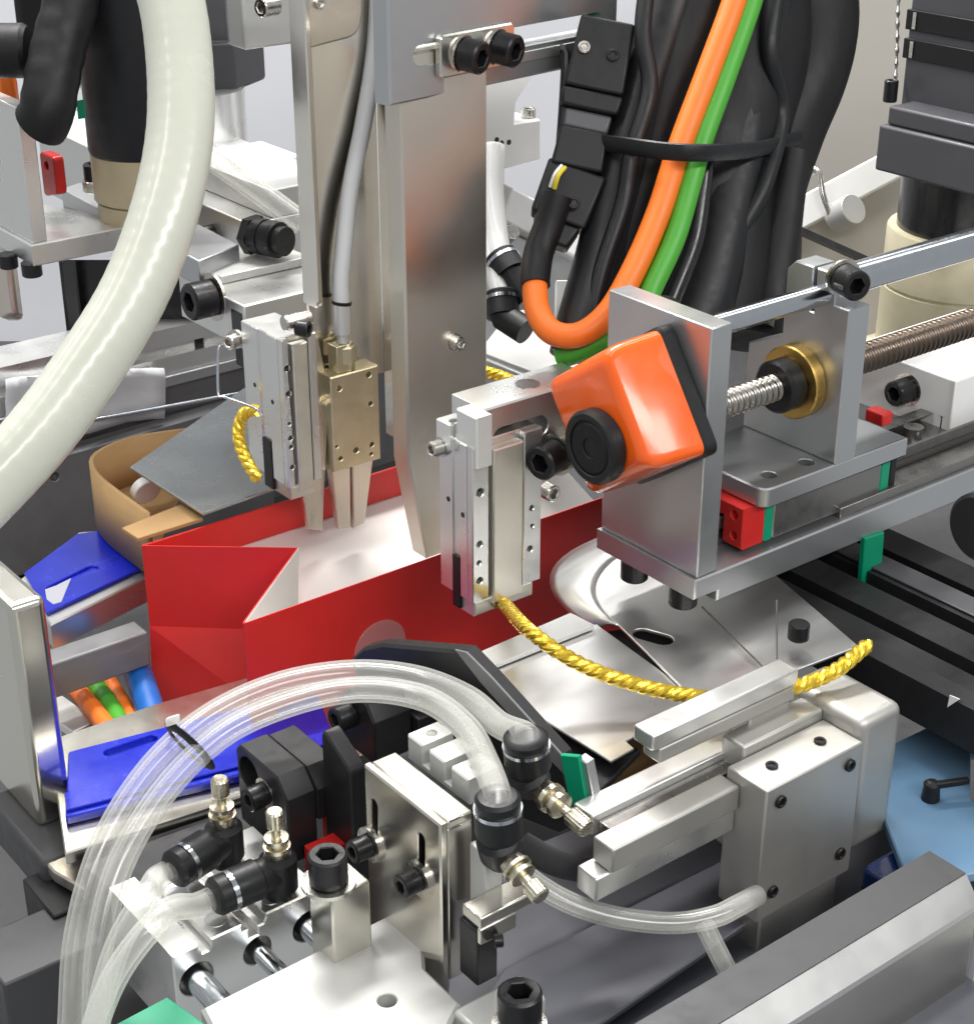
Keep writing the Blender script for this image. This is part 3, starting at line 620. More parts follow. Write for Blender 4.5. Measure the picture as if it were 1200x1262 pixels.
# ================================================================== STAINLESS VALVE BRACKET
A = P(542, 1018, d=386)
lo, hi = corner_box(A, (581, 997), (444, 948), (541, 1214))
VB = thing('valve_bracket', 'brushed stainless bracket with two vertical slots and bolts', 'bracket', V((lo.x+hi.x)/2, (lo.y+hi.y)/2, lo.z))
def sx(x, y): return to2('X', P(x, y, X=lo.x))
outer = [(-lo.y, lo.z-2), (-lo.y, hi.z), (-hi.y, hi.z), (-hi.y, lo.z-2)]
mesh_object('plate', B().slab((V(lo.x, 0, 0), -EY, EZ, -EX), outer, 2.2, [(slot(sx(461, 992), sx(461, 1032), 1.35), None), (slot(sx(519, 1034), sx(519, 1076), 1.35), None)], .45), 'steel', VB)
mesh_object('top_flange', B().box(V(lo.x+2.2, lo.y+.0, hi.z-2.2), V(hi.x, hi.y, hi.z)), 'steel', VB, bevel=.4)
mesh_object('side_flange', B().box(V(lo.x+2.2, lo.y, lo.z), V(hi.x, lo.y+2.2, hi.z-2.2)), 'steel', VB, bevel=.4)
mesh_object('core', B().box(V(lo.x+6, lo.y+3, lo.z), V(hi.x, hi.y-1, hi.z-2.5)), 'dark_grey', VB)
for x, y in ((458, 1040), (518, 1082)):
    cap_screw(VB, P(x, y, X=lo.x)-EX*.9, -EX, 3.0, 5.0, washer=1.55)
# upright bolt and its block
zs = P(405, 1086, d=402)
UB = thing('clamp_block', 'grey steel block with one upright black bolt beside the cylinder', 'clamp block', V(zs.x, zs.y, zs.z-30))
bl = corner_box(P(408, 1108, Z=zs.z-1), 11, 10, 26)
mesh_object('block', B().box(bl[0], bl[1]), 'steel', UB, bevel=.5)
cap_screw(UB, zs, EZ, 4.7, 8.0, washer=1.4)
# white comb block
A = P(577, 962, d=394); lo2, hi2 = corner_box(A, 9.5, (495, 914), 7)
def cy_(a): return -(lo2.y+(hi2.y-lo2.y)*a)
cp = [(cy_(0), lo2.z), (cy_(0), hi2.z), (cy_(.28), hi2.z), (cy_(.28), lo2.z+1.8), (cy_(.38), lo2.z+1.8), (cy_(.38), hi2.z), (cy_(.64), hi2.z), (cy_(.64), lo2.z+1.8), (cy_(.74), lo2.z+1.8), (cy_(.74), hi2.z), (cy_(1), hi2.z), (cy_(1), lo2.z)]
CB = thing('comb_block', 'white metal comb block with three teeth behind the bracket', 'machine block', V(A.x+4, A.y, lo2.z))
mesh_object('teeth', B().slab((V(lo2.x, 0, 0), -EY, EZ, -EX), cp, 9.5, ch=.4), 'white_metal', CB)
for a in (.14, .87):
    c = V(lo2.x+5, lo2.y+(hi2.y-lo2.y)*a, hi2.z); mesh_object('tapped_hole', B().ring(c-EZ*.1, c+EZ*.1, 1.5, .9, 16).cyl(c-EZ*.2, c+EZ*.03, .95, 14, 0), 'rail_steel', CB)
# two fittings on the right of the bracket
e3 = elbow_fitting('black speed controller with knob pointing right, upper one beside the bracket', 'speed controllers', P(655, 968, d=402), EX*-.2+EZ*.4-EY*.1, EZ-EX*.1, -EY-EZ*.1, 5.3, 11.5, base_h=3, kl=17)
e4 = elbow_fitting('black speed controller with knob pointing right, lower one beside the bracket', 'speed controllers', P(619, 1058, d=386), EX*-.2+EZ*.6-EY*.1, EZ-EX*.05, -EY-EZ*.3, 5.2, 13, base_h=4, kl=12)
VS = thing('valve_stand', 'small stainless ledge on a black post under the lower fitting', 'bracket', P(600, 1220, d=390))
lo3, hi3 = corner_box(P(592, 1133, d=382), (662, 1088), 7, 3.2)
mesh_object('ledge', B().box(lo3, hi3), 'steel', VS, bevel=.5)
mesh_object('ledge_lip', B().box(lo3-V(0, 0, 4.5), V(hi3.x*.6+lo3.x*.4, lo3.y+1.4, lo3.z-.02)), 'steel', VS, bevel=.4)
q0 = corner_box(P(588, 1150, d=389), 6, 7, 16)
ps = mesh_object('post', B().box(q0[0], q0[1]), 'black_anod', VS, bevel=.5)
cap_screw(VS, P(608, 1160, d=386), EX-EY*.6, 1.6, 2.2)
lo4, hi4 = corner_box(P(598, 1115, d=392), 5, 6, 10)
mesh_object('valve_seat', B().box(V(lo4.x, lo4.y, lo4.z+3), V(hi4.x, hi4.y, hi4.z+14)), 'white_metal', VS, bevel=.4)
# long tubes over the arch
air_tube('long clear air tube arching from the lower left to the upper bracket fitting', [(84, 1330, 405), (88, 1262, 405), (96, 1150, 408), (128, 1040, 412), (185, 948, 420), (255, 885, 430), (340, 845, 437), (430, 829, 440), (510, 835, 436), (575, 860, 425), (615, 893, 412), e3, e3-EZ*3], 3.3, 2.3)
air_tube('long clear air tube arching from the lower left to the lower bracket fitting', [(118, 1330, 398), (118, 1262, 398), (124, 1160, 400), (150, 1062, 404), (205, 972, 412), (275, 905, 421), (355, 868, 427), (440, 850, 428), (520, 860, 421), (572, 895, 408), (598, 940, 394), e4, e4-EZ*3], 3.3, 2.3)
TC = P(233, 920, d=420)
tp = (P(255, 880, d=428)-P(190, 945, d=419)).normalized()
sd = tp.cross(FW).normalized()
tie = [TC+sd*7.2*math.cos(a)+tp.cross(sd)*4.4*math.sin(a) for a in [2*math.pi*i/28 for i in range(29)]]
single('tube_tie', 'black band tying the two long clear tubes together', 'cable tie', B().tube(tie, 1.3, 10, sx=.35), 'black_plastic')
single('tie_buckle', 'small clear buckle of the band on the long tubes', 'buckle', B().obox(P(206, 884, d=419), P(222, 879, d=419)-P(206, 884, d=419), -UP*2.2, -FW*2.5), 'clear_white', bevel=.4)

# ================================================================== BLACK SHAFT CLAMP AND NEIGHBOURS
A = P(352, 968, d=428); lo5, hi5 = corner_box(A, (388, 953), (288, 916), (356, 1066))
SC = thing('shaft_clamp', 'black anodised shaft clamp block with chamfered corners', 'clamp block', V((lo5.x+hi5.x)/2, (lo5.y+hi5.y)/2, lo5.z))
def q5(x, y): return to2('X', P(x, y, X=lo5.x))
ys, zs_ = -lo5.y, hi5.z
wd = hi5.y-lo5.y; ht = hi5.z-lo5.z
pl5 = [(ys, lo5.z), (ys, zs_-5), (ys-4.5, zs_), (ys-wd+2, zs_), (ys-wd, zs_-2), (ys-wd, lo5.z)]
c5 = q5(307, 955)
mesh_object('front_half', B().slab((V(lo5.x, 0, 0), -EY, EZ, -EX), pl5, hi5.x-lo5.x, [(circle(c5, 5.0, 28), None)], .5), 'black_anod', SC)
mesh_object('rear_half', B().slab((V(hi5.x+.8, 0, 0), -EY, EZ, -EX), [(a-1.2, b-1.5 if b > lo5.z+1 else b+9) for a, b in pl5], 8.5, [(circle(c5, 4.6, 28), None)], .5), 'black_anod', SC)
mesh_object('liner', B().box(V(hi5.x+9.4, lo5.y-2, lo5.z+12), V(hi5.x+13, hi5.y-2, hi5.z-7)), 'black_gloss', SC, bevel=.4)
cap_screw(SC, P(326, 978, X=lo5.x), -EX, 3.3, 5.2, washer=1.3, shank=3)
single('red_guard', 'narrow upright red plate behind the black shaft clamp', 'guard', B().box(*corner_box(P(424, 962, d=440), 4, 12, 32)), 'red_plastic', bevel=.3)
single('red_block', 'low red block by the upright black bolt', 'guard', B().box(*corner_box(P(390, 1056, d=432), 9, 6, 8)), 'red_plastic', bevel=.3)
single('black_upright', 'plain black upright bar left of the stainless bracket', 'bar', B().slab((P(418, 945, d=428), -EY, EZ, -EX), rounded([(0, -34), (5, -34), (5, 1), (-8, 8), (-8, -34)], [0, 0, 3, 2, 0]), 5, ch=.5), 'black_anod')
A = P(451, 878, d=440)
BH = thing('black_housing', 'small black bearing housing under the arching tubes', 'bearing housing', A-EZ*16)
hx = rounded([(-13, -15), (3.5, -15), (3.5, -2), (0, 2.5), (-9, 2.5), (-13, -1)], 1.2)
mesh_object('block', B().slab((A, -EY, EZ, -EX), hx, 12, ch=.6), 'black_anod', BH)
cap_screw(BH, A+EY*6.8-EZ*3.8, -EX, 3.5, 5.5, shank=2)
mesh_object('shaft', B().cyl(A+EX*11-EZ*1, A+EX*21-EZ*1+EY*0, 1.7, 20), 'zinc', BH)
mesh_object('rear_block', B().box(A+V(12.2, -6, -16), A+V(26, 8, -4)), 'black_anod', BH, bevel=.5)

# black arm with bright chamfer and green strip
lo_ = P(470, 800, d=453); l2 = P(712, 985, d=419)
lu = V(l2.x-lo_.x, l2.y-lo_.y, 0).normalized(); ln = lu.cross(EZ)
if ln.dot(FW) > 0: ln = -ln
def lev(pts, off=0.0):
    o = lo_+ln*off; r = []
    for x, y in pts:
        q = ray(x, y); p = CAM+q*((o-CAM).dot(ln)/q.dot(ln))-o; r.append((p.dot(lu), p.z))
    return r
def lfr(off=0.0): return (lo_+ln*off, lu, EZ, ln)
AR = thing('swing_lever', 'black angled lever plate with a green strip at its tip', 'lever', l2-EZ*8)
mesh_object('plate', B().slab(lfr(), lev([(432, 812), (446, 799), (470, 794), (572, 803), (602, 834), (690, 932), (712, 1018), (690, 1030), (640, 1010), (600, 930), (520, 870), (440, 850)]), 5, ch=.8), 'black_anod', AR)
mesh_object('edge_trim', B().slab(lfr(.75), lev([(560, 801), (574, 804), (604, 834), (692, 931), (700, 960), (680, 940), (592, 842)], .75), .7, ch=.15), 'mid_grey', AR)
mesh_object('green_strip', B().slab(lfr(1.6), lev([(690, 931), (712, 933), (727, 1018), (709, 1030)], 1.6), 1.5, ch=.15), 'green_plastic', AR)
mesh_object('tip_cap', B().slab(lfr(.6), lev([(712.5, 934), (723, 941), (735, 1002), (728, 1019)], .6), 3, ch=.3), 'alu_grey', AR)
single('round_sticker', 'clear round sticker on the front of the red bag', 'sticker', B().cyl(P(468, 799, Y=yf-.35), P(468, 799, Y=yf-.35)-EY*.3, 9.6, 40, .05), 'clear_film')

# ================================================================== BLUE TRAYS AND LEFT POST
zt2 = -66
T2 = thing('parts_tray', 'blue film covered tray below the red bag, in front', 'tray', P(250, 930, Z=zt2-6), 'blue trays')
tb = [to2('Z', P(x, y, Z=zt2-3)) for x, y in ((60, 912), (196, 866), (405, 806), (432, 812), (470, 920), (400, 948), (80, 1052))]
mesh_object('base', B().slab((V(0, 0, zt2-3), EX, EY, EZ), tb, 4, ch=.4), 'steel', T2)
def z2(x, y): return to2('Z', P(x, y, Z=zt2))
mesh_object('blue_panel', B().slab((V(0, 0, zt2), EX, EY, EZ), rounded([z2(*q) for q in ((84, 926), (388, 848), (414, 912), (396, 930), (80, 1008), (81, 985))], 1.0), 2.9, [(slot(z2(136, 927), z2(186, 910), 1.9), 2.0), (slot(z2(318, 887), z2(366, 872), 1.9), 2.0)], .5), 'blue_film', T2)
mesh_object('front_lip', B().slab((V(0, 0, zt2+1), EX, EY, EZ), [z2(*q) for q in ((80, 980), (400, 905), (404, 920), (82, 1002))], .9, ch=.2), 'blue_film', T2)
zt1 = -58
T1 = thing('parts_tray', 'blue film covered tray left of the red bag, further back', 'tray', P(110, 720, Z=zt1-9), 'blue trays')
def z1(x, y): return to2('Z', P(x, y, Z=zt1))
mesh_object('base', B().slab((V(0, 0, zt1-.6), EX, EY, EZ), [z1(*q) for q in ((24, 712), (96, 654), (128, 651), (190, 682), (192, 704), (62, 768))], 9.5, ch=.5), 'alu', T1)
mesh_object('blue_panel', B().slab((V(0, 0, zt1+.8), EX, EY, EZ), rounded([z1(*q) for q in ((30, 708), (95, 660), (122, 656), (182, 684), (184, 698), (58, 758))], .8), 1.3, [(slot(z1(66, 727), z1(114, 703), 2.2), .9)], .3), 'blue_film', T1)
single('tray_tape', 'torn strip of clear tape on the rear blue tray', 'tape', B().slab((V(0, 0, zt1+1.1), EX, EY, EZ), [z1(*q) for q in ((56, 730), (70, 725), (88, 716), (76, 745), (66, 748), (58, 742))], .2, ch=.03), 'clear_white')
# grey beam below the rear tray and cables hanging in the gap
single('grey_beam', 'grey painted beam under the rear blue tray', 'beam', B().box(*corner_box(P(56, 822, d=512), (184, 784), 9, 12)), 'mid_grey', bevel=.6)
single('steel_ledge', 'bright steel ledge between the two blue trays', 'ledge', B().slab((V(0, 0, -76), EX, EY, EZ), [to2('Z', P(x, y, Z=-76)) for x, y in ((60, 845), (120, 888), (90, 902), (56, 880))], 3, ch=.3), 'alu', bevel=0)
for nm, m, pts, r in (('orange cable in the gap left of the bag', 'orange_cable', [(80, 835, 545), (108, 866, 530), (134, 900, 515)], 3.0), ('green cable in the gap left of the bag', 'green_cable', [(105, 830, 548), (130, 862, 533), (152, 898, 517)], 3.0), ('second orange cable in the gap, nearer the bag', 'orange_cable', [(122, 822, 551), (148, 862, 536), (168, 898, 520)], 2.6), ('blue cable in the gap beside the bag', 'blue_plastic', [(150, 790, 556), (170, 830, 540), (188, 885, 522)], 4.5)):
    single('cable', nm, 'cable', B().tube(px_path(*pts), r, 16), m)
A = P(11, 749, d=446)
lo6, hi6 = corner_box(A, (54, 727), (-70, 690), (45, 1024))
LP = thing('stainless_post', 'square stainless post at the left edge with rounded top', 'post', V(lo6.x, lo6.y, lo6.z))
mesh_object('tube', B().box(lo6, hi6), 'steel', LP, bevel=2.2, seg=4)
fz = lo6.z
mesh_object('foot', B().slab((V(0, 0, fz), EX, EY, EZ), [to2('Z', P(x, y, Z=fz)) for x, y in ((28, 1000), (92, 1012), (138, 1062), (104, 1096), (66, 1074), (10, 1012))], 4, [(slot(to2('Z', P(78, 1030, Z=fz)), to2('Z', P(88, 1037, Z=fz)), 2.2), 3)], .5), 'steel_warm', LP)
DB = thing('terminal_box', 'dark terminal box with two screws in the lower left corner', 'electric box', P(30, 1200, d=455))
lo7, hi7 = corner_box(P(66, 1130, d=452), 20, (0, 1105), (66, 1200))
mesh_object('case', B().box(lo7, hi7), 'black_plastic', DB, bevel=.6)
for x, y in ((17, 1145), (22, 1183)): cap_screw(DB, P(x, y, X=lo7.x), -EX, 1.1, .8, m='zinc')
single('grey_block', 'worn grey casting in the lower left behind the post', 'casting', B().box(*corner_box(P(52, 1066, d=462), 22, 40, 14)), 'dark_grey', bevel=2)
single('dark_profile', 'dark grey machine profile at the lower left corner', 'profile', B().box(*corner_box(P(4, 1215, d=430), (130, 1160), 22, 22)), 'dark_grey', bevel=.8)
single('black_rail', 'black rail under the front lip of the blue tray', 'rail', B().slab((V(0, 0, -72), EX, EY, EZ), [to2('Z', P(x, y, Z=-72)) for x, y in ((100, 1066), (330, 985), (360, 1010), (150, 1110))], 8, ch=.4), 'black_anod')

# ================================================================== GUIDE SHEET AND ROPE
zg = -32
def zz(x, y, z=zg): return to2('Z', P(x, y, Z=z))
GS = thing('guide_sheet', 'bright bent sheet metal guide under the gold rope', 'sheet metal', P(820, 820, Z=zg-4))
def arc3(a, b, c, n=7):
    a, b, c = Vector(a), Vector(b), Vector(c); return [tuple((1-t)**2*a+2*t*(1-t)*b+t*t*c) for t in [i/n for i in range(n+1)]]
louter = arc3(zz(748, 660, zg-5), zz(618, 706, zg-5), zz(730, 776, zg-5), 14)
linner = arc3(zz(800, 664), zz(690, 716), zz(762, 770), 14)
vs = []; fs = []
for j in range(7):
    k = j/6
    for a_, b_ in zip(linner, louter): vs.append(V(a_[0]*(1-k)+b_[0]*k, a_[1]*(1-k)+b_[1]*k, zg-.5-4.5*k*k))
for j in range(6):
    for i in range(14): fs.append((j*15+i, j*15+i+1, (j+1)*15+i+1, (j+1)*15+i))
mesh_object('rolled_edge', B().add(vs, fs), 'sheet', GS, solid=.9, sharp=80)
top = linner + [zz(862, 868), zz(912, 852), zz(1058, 796), zz(955, 708), zz(900, 650), zz(830, 600)]
sl = [(slot(zz(792, 781), zz(817, 788), 3.0), None)]
mesh_object('upper_sheet', B().slab((V(0, 0, zg), EX, EY, EZ), top, .9, sl, .2), 'sheet', GS)
low = [zz(600, 824, zg-1.2), zz(735, 769, zg-1.2), zz(866, 864, zg-1.2), zz(1000, 835, zg-1.2), zz(828, 882, zg-1.2), zz(771, 913, zg-1.2), zz(781, 922, zg-1.2), zz(753, 938, zg-1.2), zz(622, 857, zg-1.2)]
mesh_object('lower_sheet', B().slab((V(0, 0, zg-1.2), EX, EY, EZ), low, .9, ch=.2), 'sheet', GS)
mesh_object('light_strip', B().slab((V(0, 0, zg+.6), EX, EY, EZ), [zz(587, 807), zz(703, 757), zz(733, 772), zz(606, 823)], 1.5, ch=.2), 'alu_bright', GS)
mesh_object('sheet_skirt', B().slab((V(0, 0, zg-6), EX, EY, EZ), [zz(640, 868), zz(700, 850), zz(790, 900), zz(742, 948), zz(690, 945)], 2, ch=.3), 'black_anod', GS)
mesh_object('slot_shade_plate', B().slab((V(0, 0, zg-5), EX, EY, EZ), [zz(745, 760), zz(840, 745), zz(890, 800), zz(810, 840)], 2, ch=.2), 'black_anod', GS)  # black plate added below the slot so that it shows dark
single('brown_board', 'brown board edge below the guide sheet', 'board', B().box(*corner_box(P(738, 985, d=448), (870, 915), 30, 9)), 'cardboard', bevel=.4)
wz = [P(865, 748, Z=zg+2), P(955, 837, Z=zg+1), P(957, 834, Z=zg+1.5), P(957, 740, Z=zg+14)]
single('guide_wire', 'thin dark wire bent to a point on the guide sheet', 'wire', B().tube(smooth_path(wz[:2], 2)+smooth_path(wz[2:], 2), .3, 6), 'rail_steel')
# gold rope: three twisted strands
rope0 = V(clo.x+W*.27+2.6, clo.y+2.5, clo.z-1.9)
rp_ = smooth_path([rope0, rope0-EY*4-EZ*.6+EX*.6, P(655, 780, d=445), P(720, 821, d=443), P(800, 848, d=442), P(880, 861, d=441), P(925, 858, d=441), P(985, 845, d=441), P(1030, 826, d=443), P(1060, 802, d=447), P(1069, 795, d=449)], .45)
def rope(label, path, r=1.1, offr=1.02, pitch=8.4):
    t = thing('gold_rope', label, 'rope', min(path, key=lambda p: p.z))
    m = len(path); upv = None; fr = []; L = 0
    for i in range(m):
        tg = (path[min(i+1, m-1)]-path[max(i-1, 0)]).normalized()
        if upv is None: upv, _, _ = basis(tg)
        upv = (upv-tg*upv.dot(tg)).normalized(); fr.append((path[i], upv.copy(), tg.cross(upv), L))
        if i < m-1: L += (path[i+1]-path[i]).length
    for s in range(3):
        pts = []
        for c, a, b, l in fr:
            h = -2*math.pi*l/pitch+s*2*math.pi/3; pts.append(c+(a*math.cos(h)+b*math.sin(h))*offr)
        mesh_object('strand', B().tube(pts, r, 10), 'gold_thread', t)
    return t
rope('long twisted gold rope hanging from the clamp across the metal sheet', rp_)
rope('short twisted gold rope loop behind the far left clamp', smooth_path([P(317, 505, d=532), P(301, 510, d=534), P(294, 530, d=536), P(297, 552, d=536), P(306, 572, d=534), P(317, 590, d=532)], .5))
rope('end of a gold rope seen between column and bracket', smooth_path([P(590, 456, d=560), P(612, 462, d=556), P(632, 470, d=552), P(650, 480, d=548)], .5))

# ================================================================== TRANSFER GRIPPER (lower right)
A = P(945, 976, d=412); lo8, hi8 = corner_box(A, (1066, 918), (896, 944), (938, 1140))
TG = thing('transfer_gripper', 'grey metal transfer gripper holding the rope at lower right', 'gripper', V(hi8.x, lo8.y, lo8.z))
mesh_object('block', B().box(lo8, hi8), 'grip_steel', TG, bevel=.5)
xw = along(V(hi8.x, lo8.y, hi8.z+3), EX, 1128, 892)
mesh_object('end_housing', B().box(V(hi8.x+.2, lo8.y+1, hi8.z-36), V(hi8.x+xw, hi8.y+14, hi8.z+5)), 'grip_steel', TG, bevel=3.0, seg=5)
mesh_object('back_plate', B().box(V(lo8.x+6, hi8.y+.2, hi8.z-30), V(hi8.x+.1, hi8.y+8, hi8.z+3)), 'grip_steel', TG, bevel=.8)
jy = hi8.y
def jaw(px0, px1, y, wy_, hz, m, nm):
    a = P(*px0, Y=y); t = along(a, EX, *px1); return mesh_object(nm, B().box(V(a.x, y, a.z-hz), V(a.x+t, y+wy_, a.z)), m, TG, bevel=.5)
jt = P(900, 872, d=434).y
rj = P(805, 908, Y=jt-6)
rx1 = rj.x+along(rj, EX, 988, 832)
mesh_object('rope_jaw', B().box(V(rj.x, jt-6, rj.z-4.5), V(rx1, jt+1, rj.z)), 'alu', TG, bevel=.5)
mesh_object('rope_jaw', B().box(V(rj.x+3, jt-5.5, rj.z-9.5), V(rx1, jt+.5, rj.z-5.2)), 'grip_steel', TG, bevel=.5)
zq = hi8.z-2
xq = P(742, 1005, Y=jy+2, ).x
xs_ = P(735, 1010, Z=zq).x
mesh_object('jaw_carrier', B().box(V(rx1-16, jt-5, zq), V(rx1-1, jy+14, rj.z-5)), 'grip_steel', TG, bevel=.6)
mesh_object('arm_bar', B().box(V(xs_, jy+7, zq-6), V(hi8.x+8, jy+14, zq)), 'alu', TG, bevel=.6)
mesh_object('arm_groove', B().box(V(xs_+2, jy+2.2, zq-7), V(hi8.x+8, jy+6.9, zq-2.2)), 'rail_steel', TG, bevel=.3)
mesh_object('arm_bar', B().box(V(xs_-4, jy-5, zq-8), V(lo8.x-.1, jy+2.1, zq-1)), 'grip_steel', TG, bevel=.6)
mesh_object('arm_foot', B().box(V(xs_-8, jy-4, zq-15), V(lo8.x-.1, jy+3, zq-8.2)), 'alu', TG, bevel=.6)
for a, b in ((.14, .12), (.14, .80), (.86, .12), (.86, .80)):
    cap_screw(TG, V(lo8.x+(hi8.x-lo8.x)*a, lo8.y-.02, hi8.z-(hi8.z-lo8.z)*b), -EY, 1.7, 1.0)
for a, b in ((.25, .5), (.75, .5)):
    cap_screw(TG, V(lo8.x+(hi8.x-lo8.x)*a, lo8.y+(hi8.y-lo8.y)*b, hi8.z-.02), EZ, 1.6, .8)
mesh_object('lower_body', B().box(V(lo8.x+4, lo8.y+2, lo8.z-30), V(hi8.x-2, hi8.y-1, lo8.z-.05)), 'grip_steel', TG, bevel=.6)
# ================================================================== FRONT RAIL (lower right corner)
A = P(1000, 1192, d=388)
far = P(1000, 1134, Z=A.z); ry = far.y-A.y
xa, xb = A.x-80, A.x+along(A, EX, 1194, 1080)
FRL = thing('front_rail', 'stainless rail with dark top along the lower right corner', 'rail', V(A.x, A.y, A.z-45))
def sweep(prof, m, nm, bev=.3): return mesh_object(nm, B().slab((V(xa, 0, 0), -EY, EZ, -EX), prof, xb-xa, ch=bev), m, FRL)
sweep([(-A.y, A.z), (-(A.y+ry), A.z), (-(A.y+ry), A.z-6), (-A.y, A.z-6)], 'dark_grey', 'top_bar')
sweep([(-A.y+.1, A.z-.3), (-A.y+5.0, A.z-6.2), (-A.y+5.0, A.z-8), (-A.y-3, A.z-8), (-A.y-3, A.z-.3)], 'alu', 'bright_strip')
sweep([(-A.y+4.6, A.z-8.1), (-A.y+4.6, A.z-60), (-A.y-3, A.z-60), (-A.y-3, A.z-8.1)], 'steel', 'web')
single('edge_cover', 'pale cover piece at the right end of the front rail', 'cover', B().box(V(xb+1.4, A.y-6, A.z-60), V(xb+30, A.y+3, A.z-15)), 'panel_pale', bevel=.5)
# bed under the gripper
structure('conveyor_bed', B().slab((V(0, 0, -84), EX, EY, EZ), [to2('Z', P(x, y, Z=-84)) for x, y in ((540, 1420), (560, 1080), (760, 1000), (1010, 980), (1300, 1120), (1200, 1500))], 4, ch=.4), 'bed_grey')
single('bed_fold', 'raised bluish grey fold running along the conveyor bed', 'sheet metal', B().slab((V(0, 0, -78), EX, EY, EZ), [to2('Z', P(x, y, Z=-78)) for x, y in ((560, 1290), (620, 1195), (930, 1040), (1010, 1075), (700, 1290))], 2, ch=.4), 'bed_grey')
air_tube('clear air tube sagging below the transfer gripper', [(620, 1055, 405), (655, 1085, 404), (700, 1112, 404), (760, 1131, 404), (830, 1138, 404), (880, 1130, 404), (908, 1117, 408), (932, 1104, 418)], 2.6, 1.8)
air_tube('short clear tube hanging under the transfer gripper block', [(868, 1140, 406), (880, 1165, 403), (898, 1200, 400), (912, 1225, 397)], 2.4, 1.6)
single('curved_tongue', 'dark grey curved metal tongue near the bracket fittings', 'guide', B().tube(px_path((640, 1040, 412), (690, 1066, 414), (750, 1078, 418), step=1), 4, 12, sx=.25), 'dark_grey')
cap_screw(tag(thing('foot_bolt', 'large black socket bolt at the bottom edge', 'bolt', P(640, 1268, d=376)), None, None), P(640, 1262, d=378), EZ, 5.0, 9.5, washer=1.25)
single('pale_bracket', 'pale metal bracket behind the large bottom bolt', 'bracket', B().box(*corner_box(P(590, 1275, d=384), 20, 10, 10)), 'white_metal', bevel=1)

# ================================================================== RIGHT SIDE: BLACK PROFILE, BLUE PANEL
zk = zt-20
k0 = P(1040, 788, Z=zk-2)
BP = thing('black_profile', 'black anodised slotted profile crossing under the slide', 'profile', V(k0.x, -60, zk-20))
pr = [(0, -16), (62, -16), (62, 0), (50, 0), (50, -4), (46, -4), (46, 0), (34, 0), (34, -4.5), (28, -4.5), (28, 0), (16, 0), (16, -5), (10, -5), (10, 0), (3, 0), (0, -3)]
mesh_object('extrusion', B().slab((V(k0.x, -280, zk), EX, EZ, -EY), pr, 330, ch=.3).box(V(0, 0, 0), V(.01, .01, .01)) if False else B().slab((V(k0.x, -280, zk), EX, EZ, -EY), pr, 300, ch=.3), 'black_anod', BP)
mesh_object('silver_edge', B().box(V(k0.x+36, -280, zk+.1), V(k0.x+45, 10, zk+.9)), 'motor_grey', BP, bevel=.3)
cap_screw(BP, P(985, 764, X=k0.x+1), -EZ, 3.0, 4.5)
mesh_object('arrow_mark', B().slab((V(k0.x-.35, 0, 0), -EY, EZ, -EX), poly('X', k0.x-.35, [(1167, 872), (1170, 857), (1182, 862)]), .3, ch=.02), 'white_bar', BP)
mesh_object('green_flag', B().slab((V(0, ye-2.2, 0), EX, EZ, -EY), poly('Y', ye-2.2, [(1066, 664), (1090, 656), (1084, 738), (1060, 742)]), 2, ch=.3), 'green_plastic', SL)
single('round_handwheel', 'black round handwheel at the right edge behind the slide', 'handwheel', B().lathe(P(1232, 640, d=470), V(-1, 0, 0), [(0, 9), (1, 10), (9, 10), (10, 9)], 32), 'black_plastic')
zb_ = -62
BPn = thing('machine_panel', 'pale blue machine panel at the right edge', 'panel', P(1150, 1000, Z=zb_-3))
mesh_object('plate', B().slab((V(0, 0, zb_), EX, EY, EZ), rounded([to2('Z', P(x, y, Z=zb_)) for x, y in ((1060, 935), (1260, 840), (1280, 1060), (1120, 1092), (1105, 1050))], 1), 3, [(slot(to2('Z', P(1205, 985, Z=zb_)), to2('Z', P(1205, 930, Z=zb_)), 2), None)], .4), 'blue_pale', BPn)
kp = P(1146, 985, Z=zb_)
mesh_object('latch', B().lathe(kp, EZ, [(0, 2.6), (4, 2.2), (5, 2.4), (6, 1.2)], 20).obox(kp+V(-1, -1.2, 4), V(9, -5, .6), V(.8, 1.6, 0), V(0, 0, 1.8)), 'black_plastic', BPn, bevel=.3)
single('blue_box', 'dark blue part below the transfer gripper at the right', 'part box', B().box(*corner_box(P(1098, 1090, d=436), (1160, 1055), (1065, 1062), 12)), 'blue_deep', bevel=1.5)

# ================================================================== ROBOT DRESS PACK (top right)
def black_sleeve(label, pts, r, m='rubber', n=20, sx=1.0, step=2.5, rf=None):
    return single('cable_sleeve', label, 'cable sleeve', B().tube(px_path(*pts, step=step), r, n, sx=sx, rf=rf), m)
wr = lambda s, h: 1+.03*math.sin(s*.06+2*h)+.02*math.sin(s*.13+3*h+1)
black_sleeve('widest black fabric sleeve behind the orange and green cables', [(900, -70, 545), (905, 0, 545), (905, 80, 543), (880, 180, 541), (870, 280, 540), (860, 400, 538)], 23, 'rubber', 28, rf=wr)
black_sleeve('black sleeve bulging against the beige wall', [(985, -70, 560), (1000, 20, 560), (990, 90, 558), (960, 160, 556), (935, 240, 552), (925, 330, 548), (915, 420, 545)], 15, 'rubber', 24, rf=wr)
black_sleeve('thin black sleeve bending round the outer edge of the bundle', [(1015, -60, 566), (1034, 0, 566), (1030, 60, 566), (1005, 120, 563), (985, 170, 560)], 4, 'rubber', 16)
black_sleeve('smooth black sleeve running under the connector plugs', [(850, -60, 520), (820, 30, 520), (790, 120, 516), (765, 220, 512), (745, 310, 508), (722, 395, 500), (712, 440, 498)], 8.5, 'black_plastic', 24)
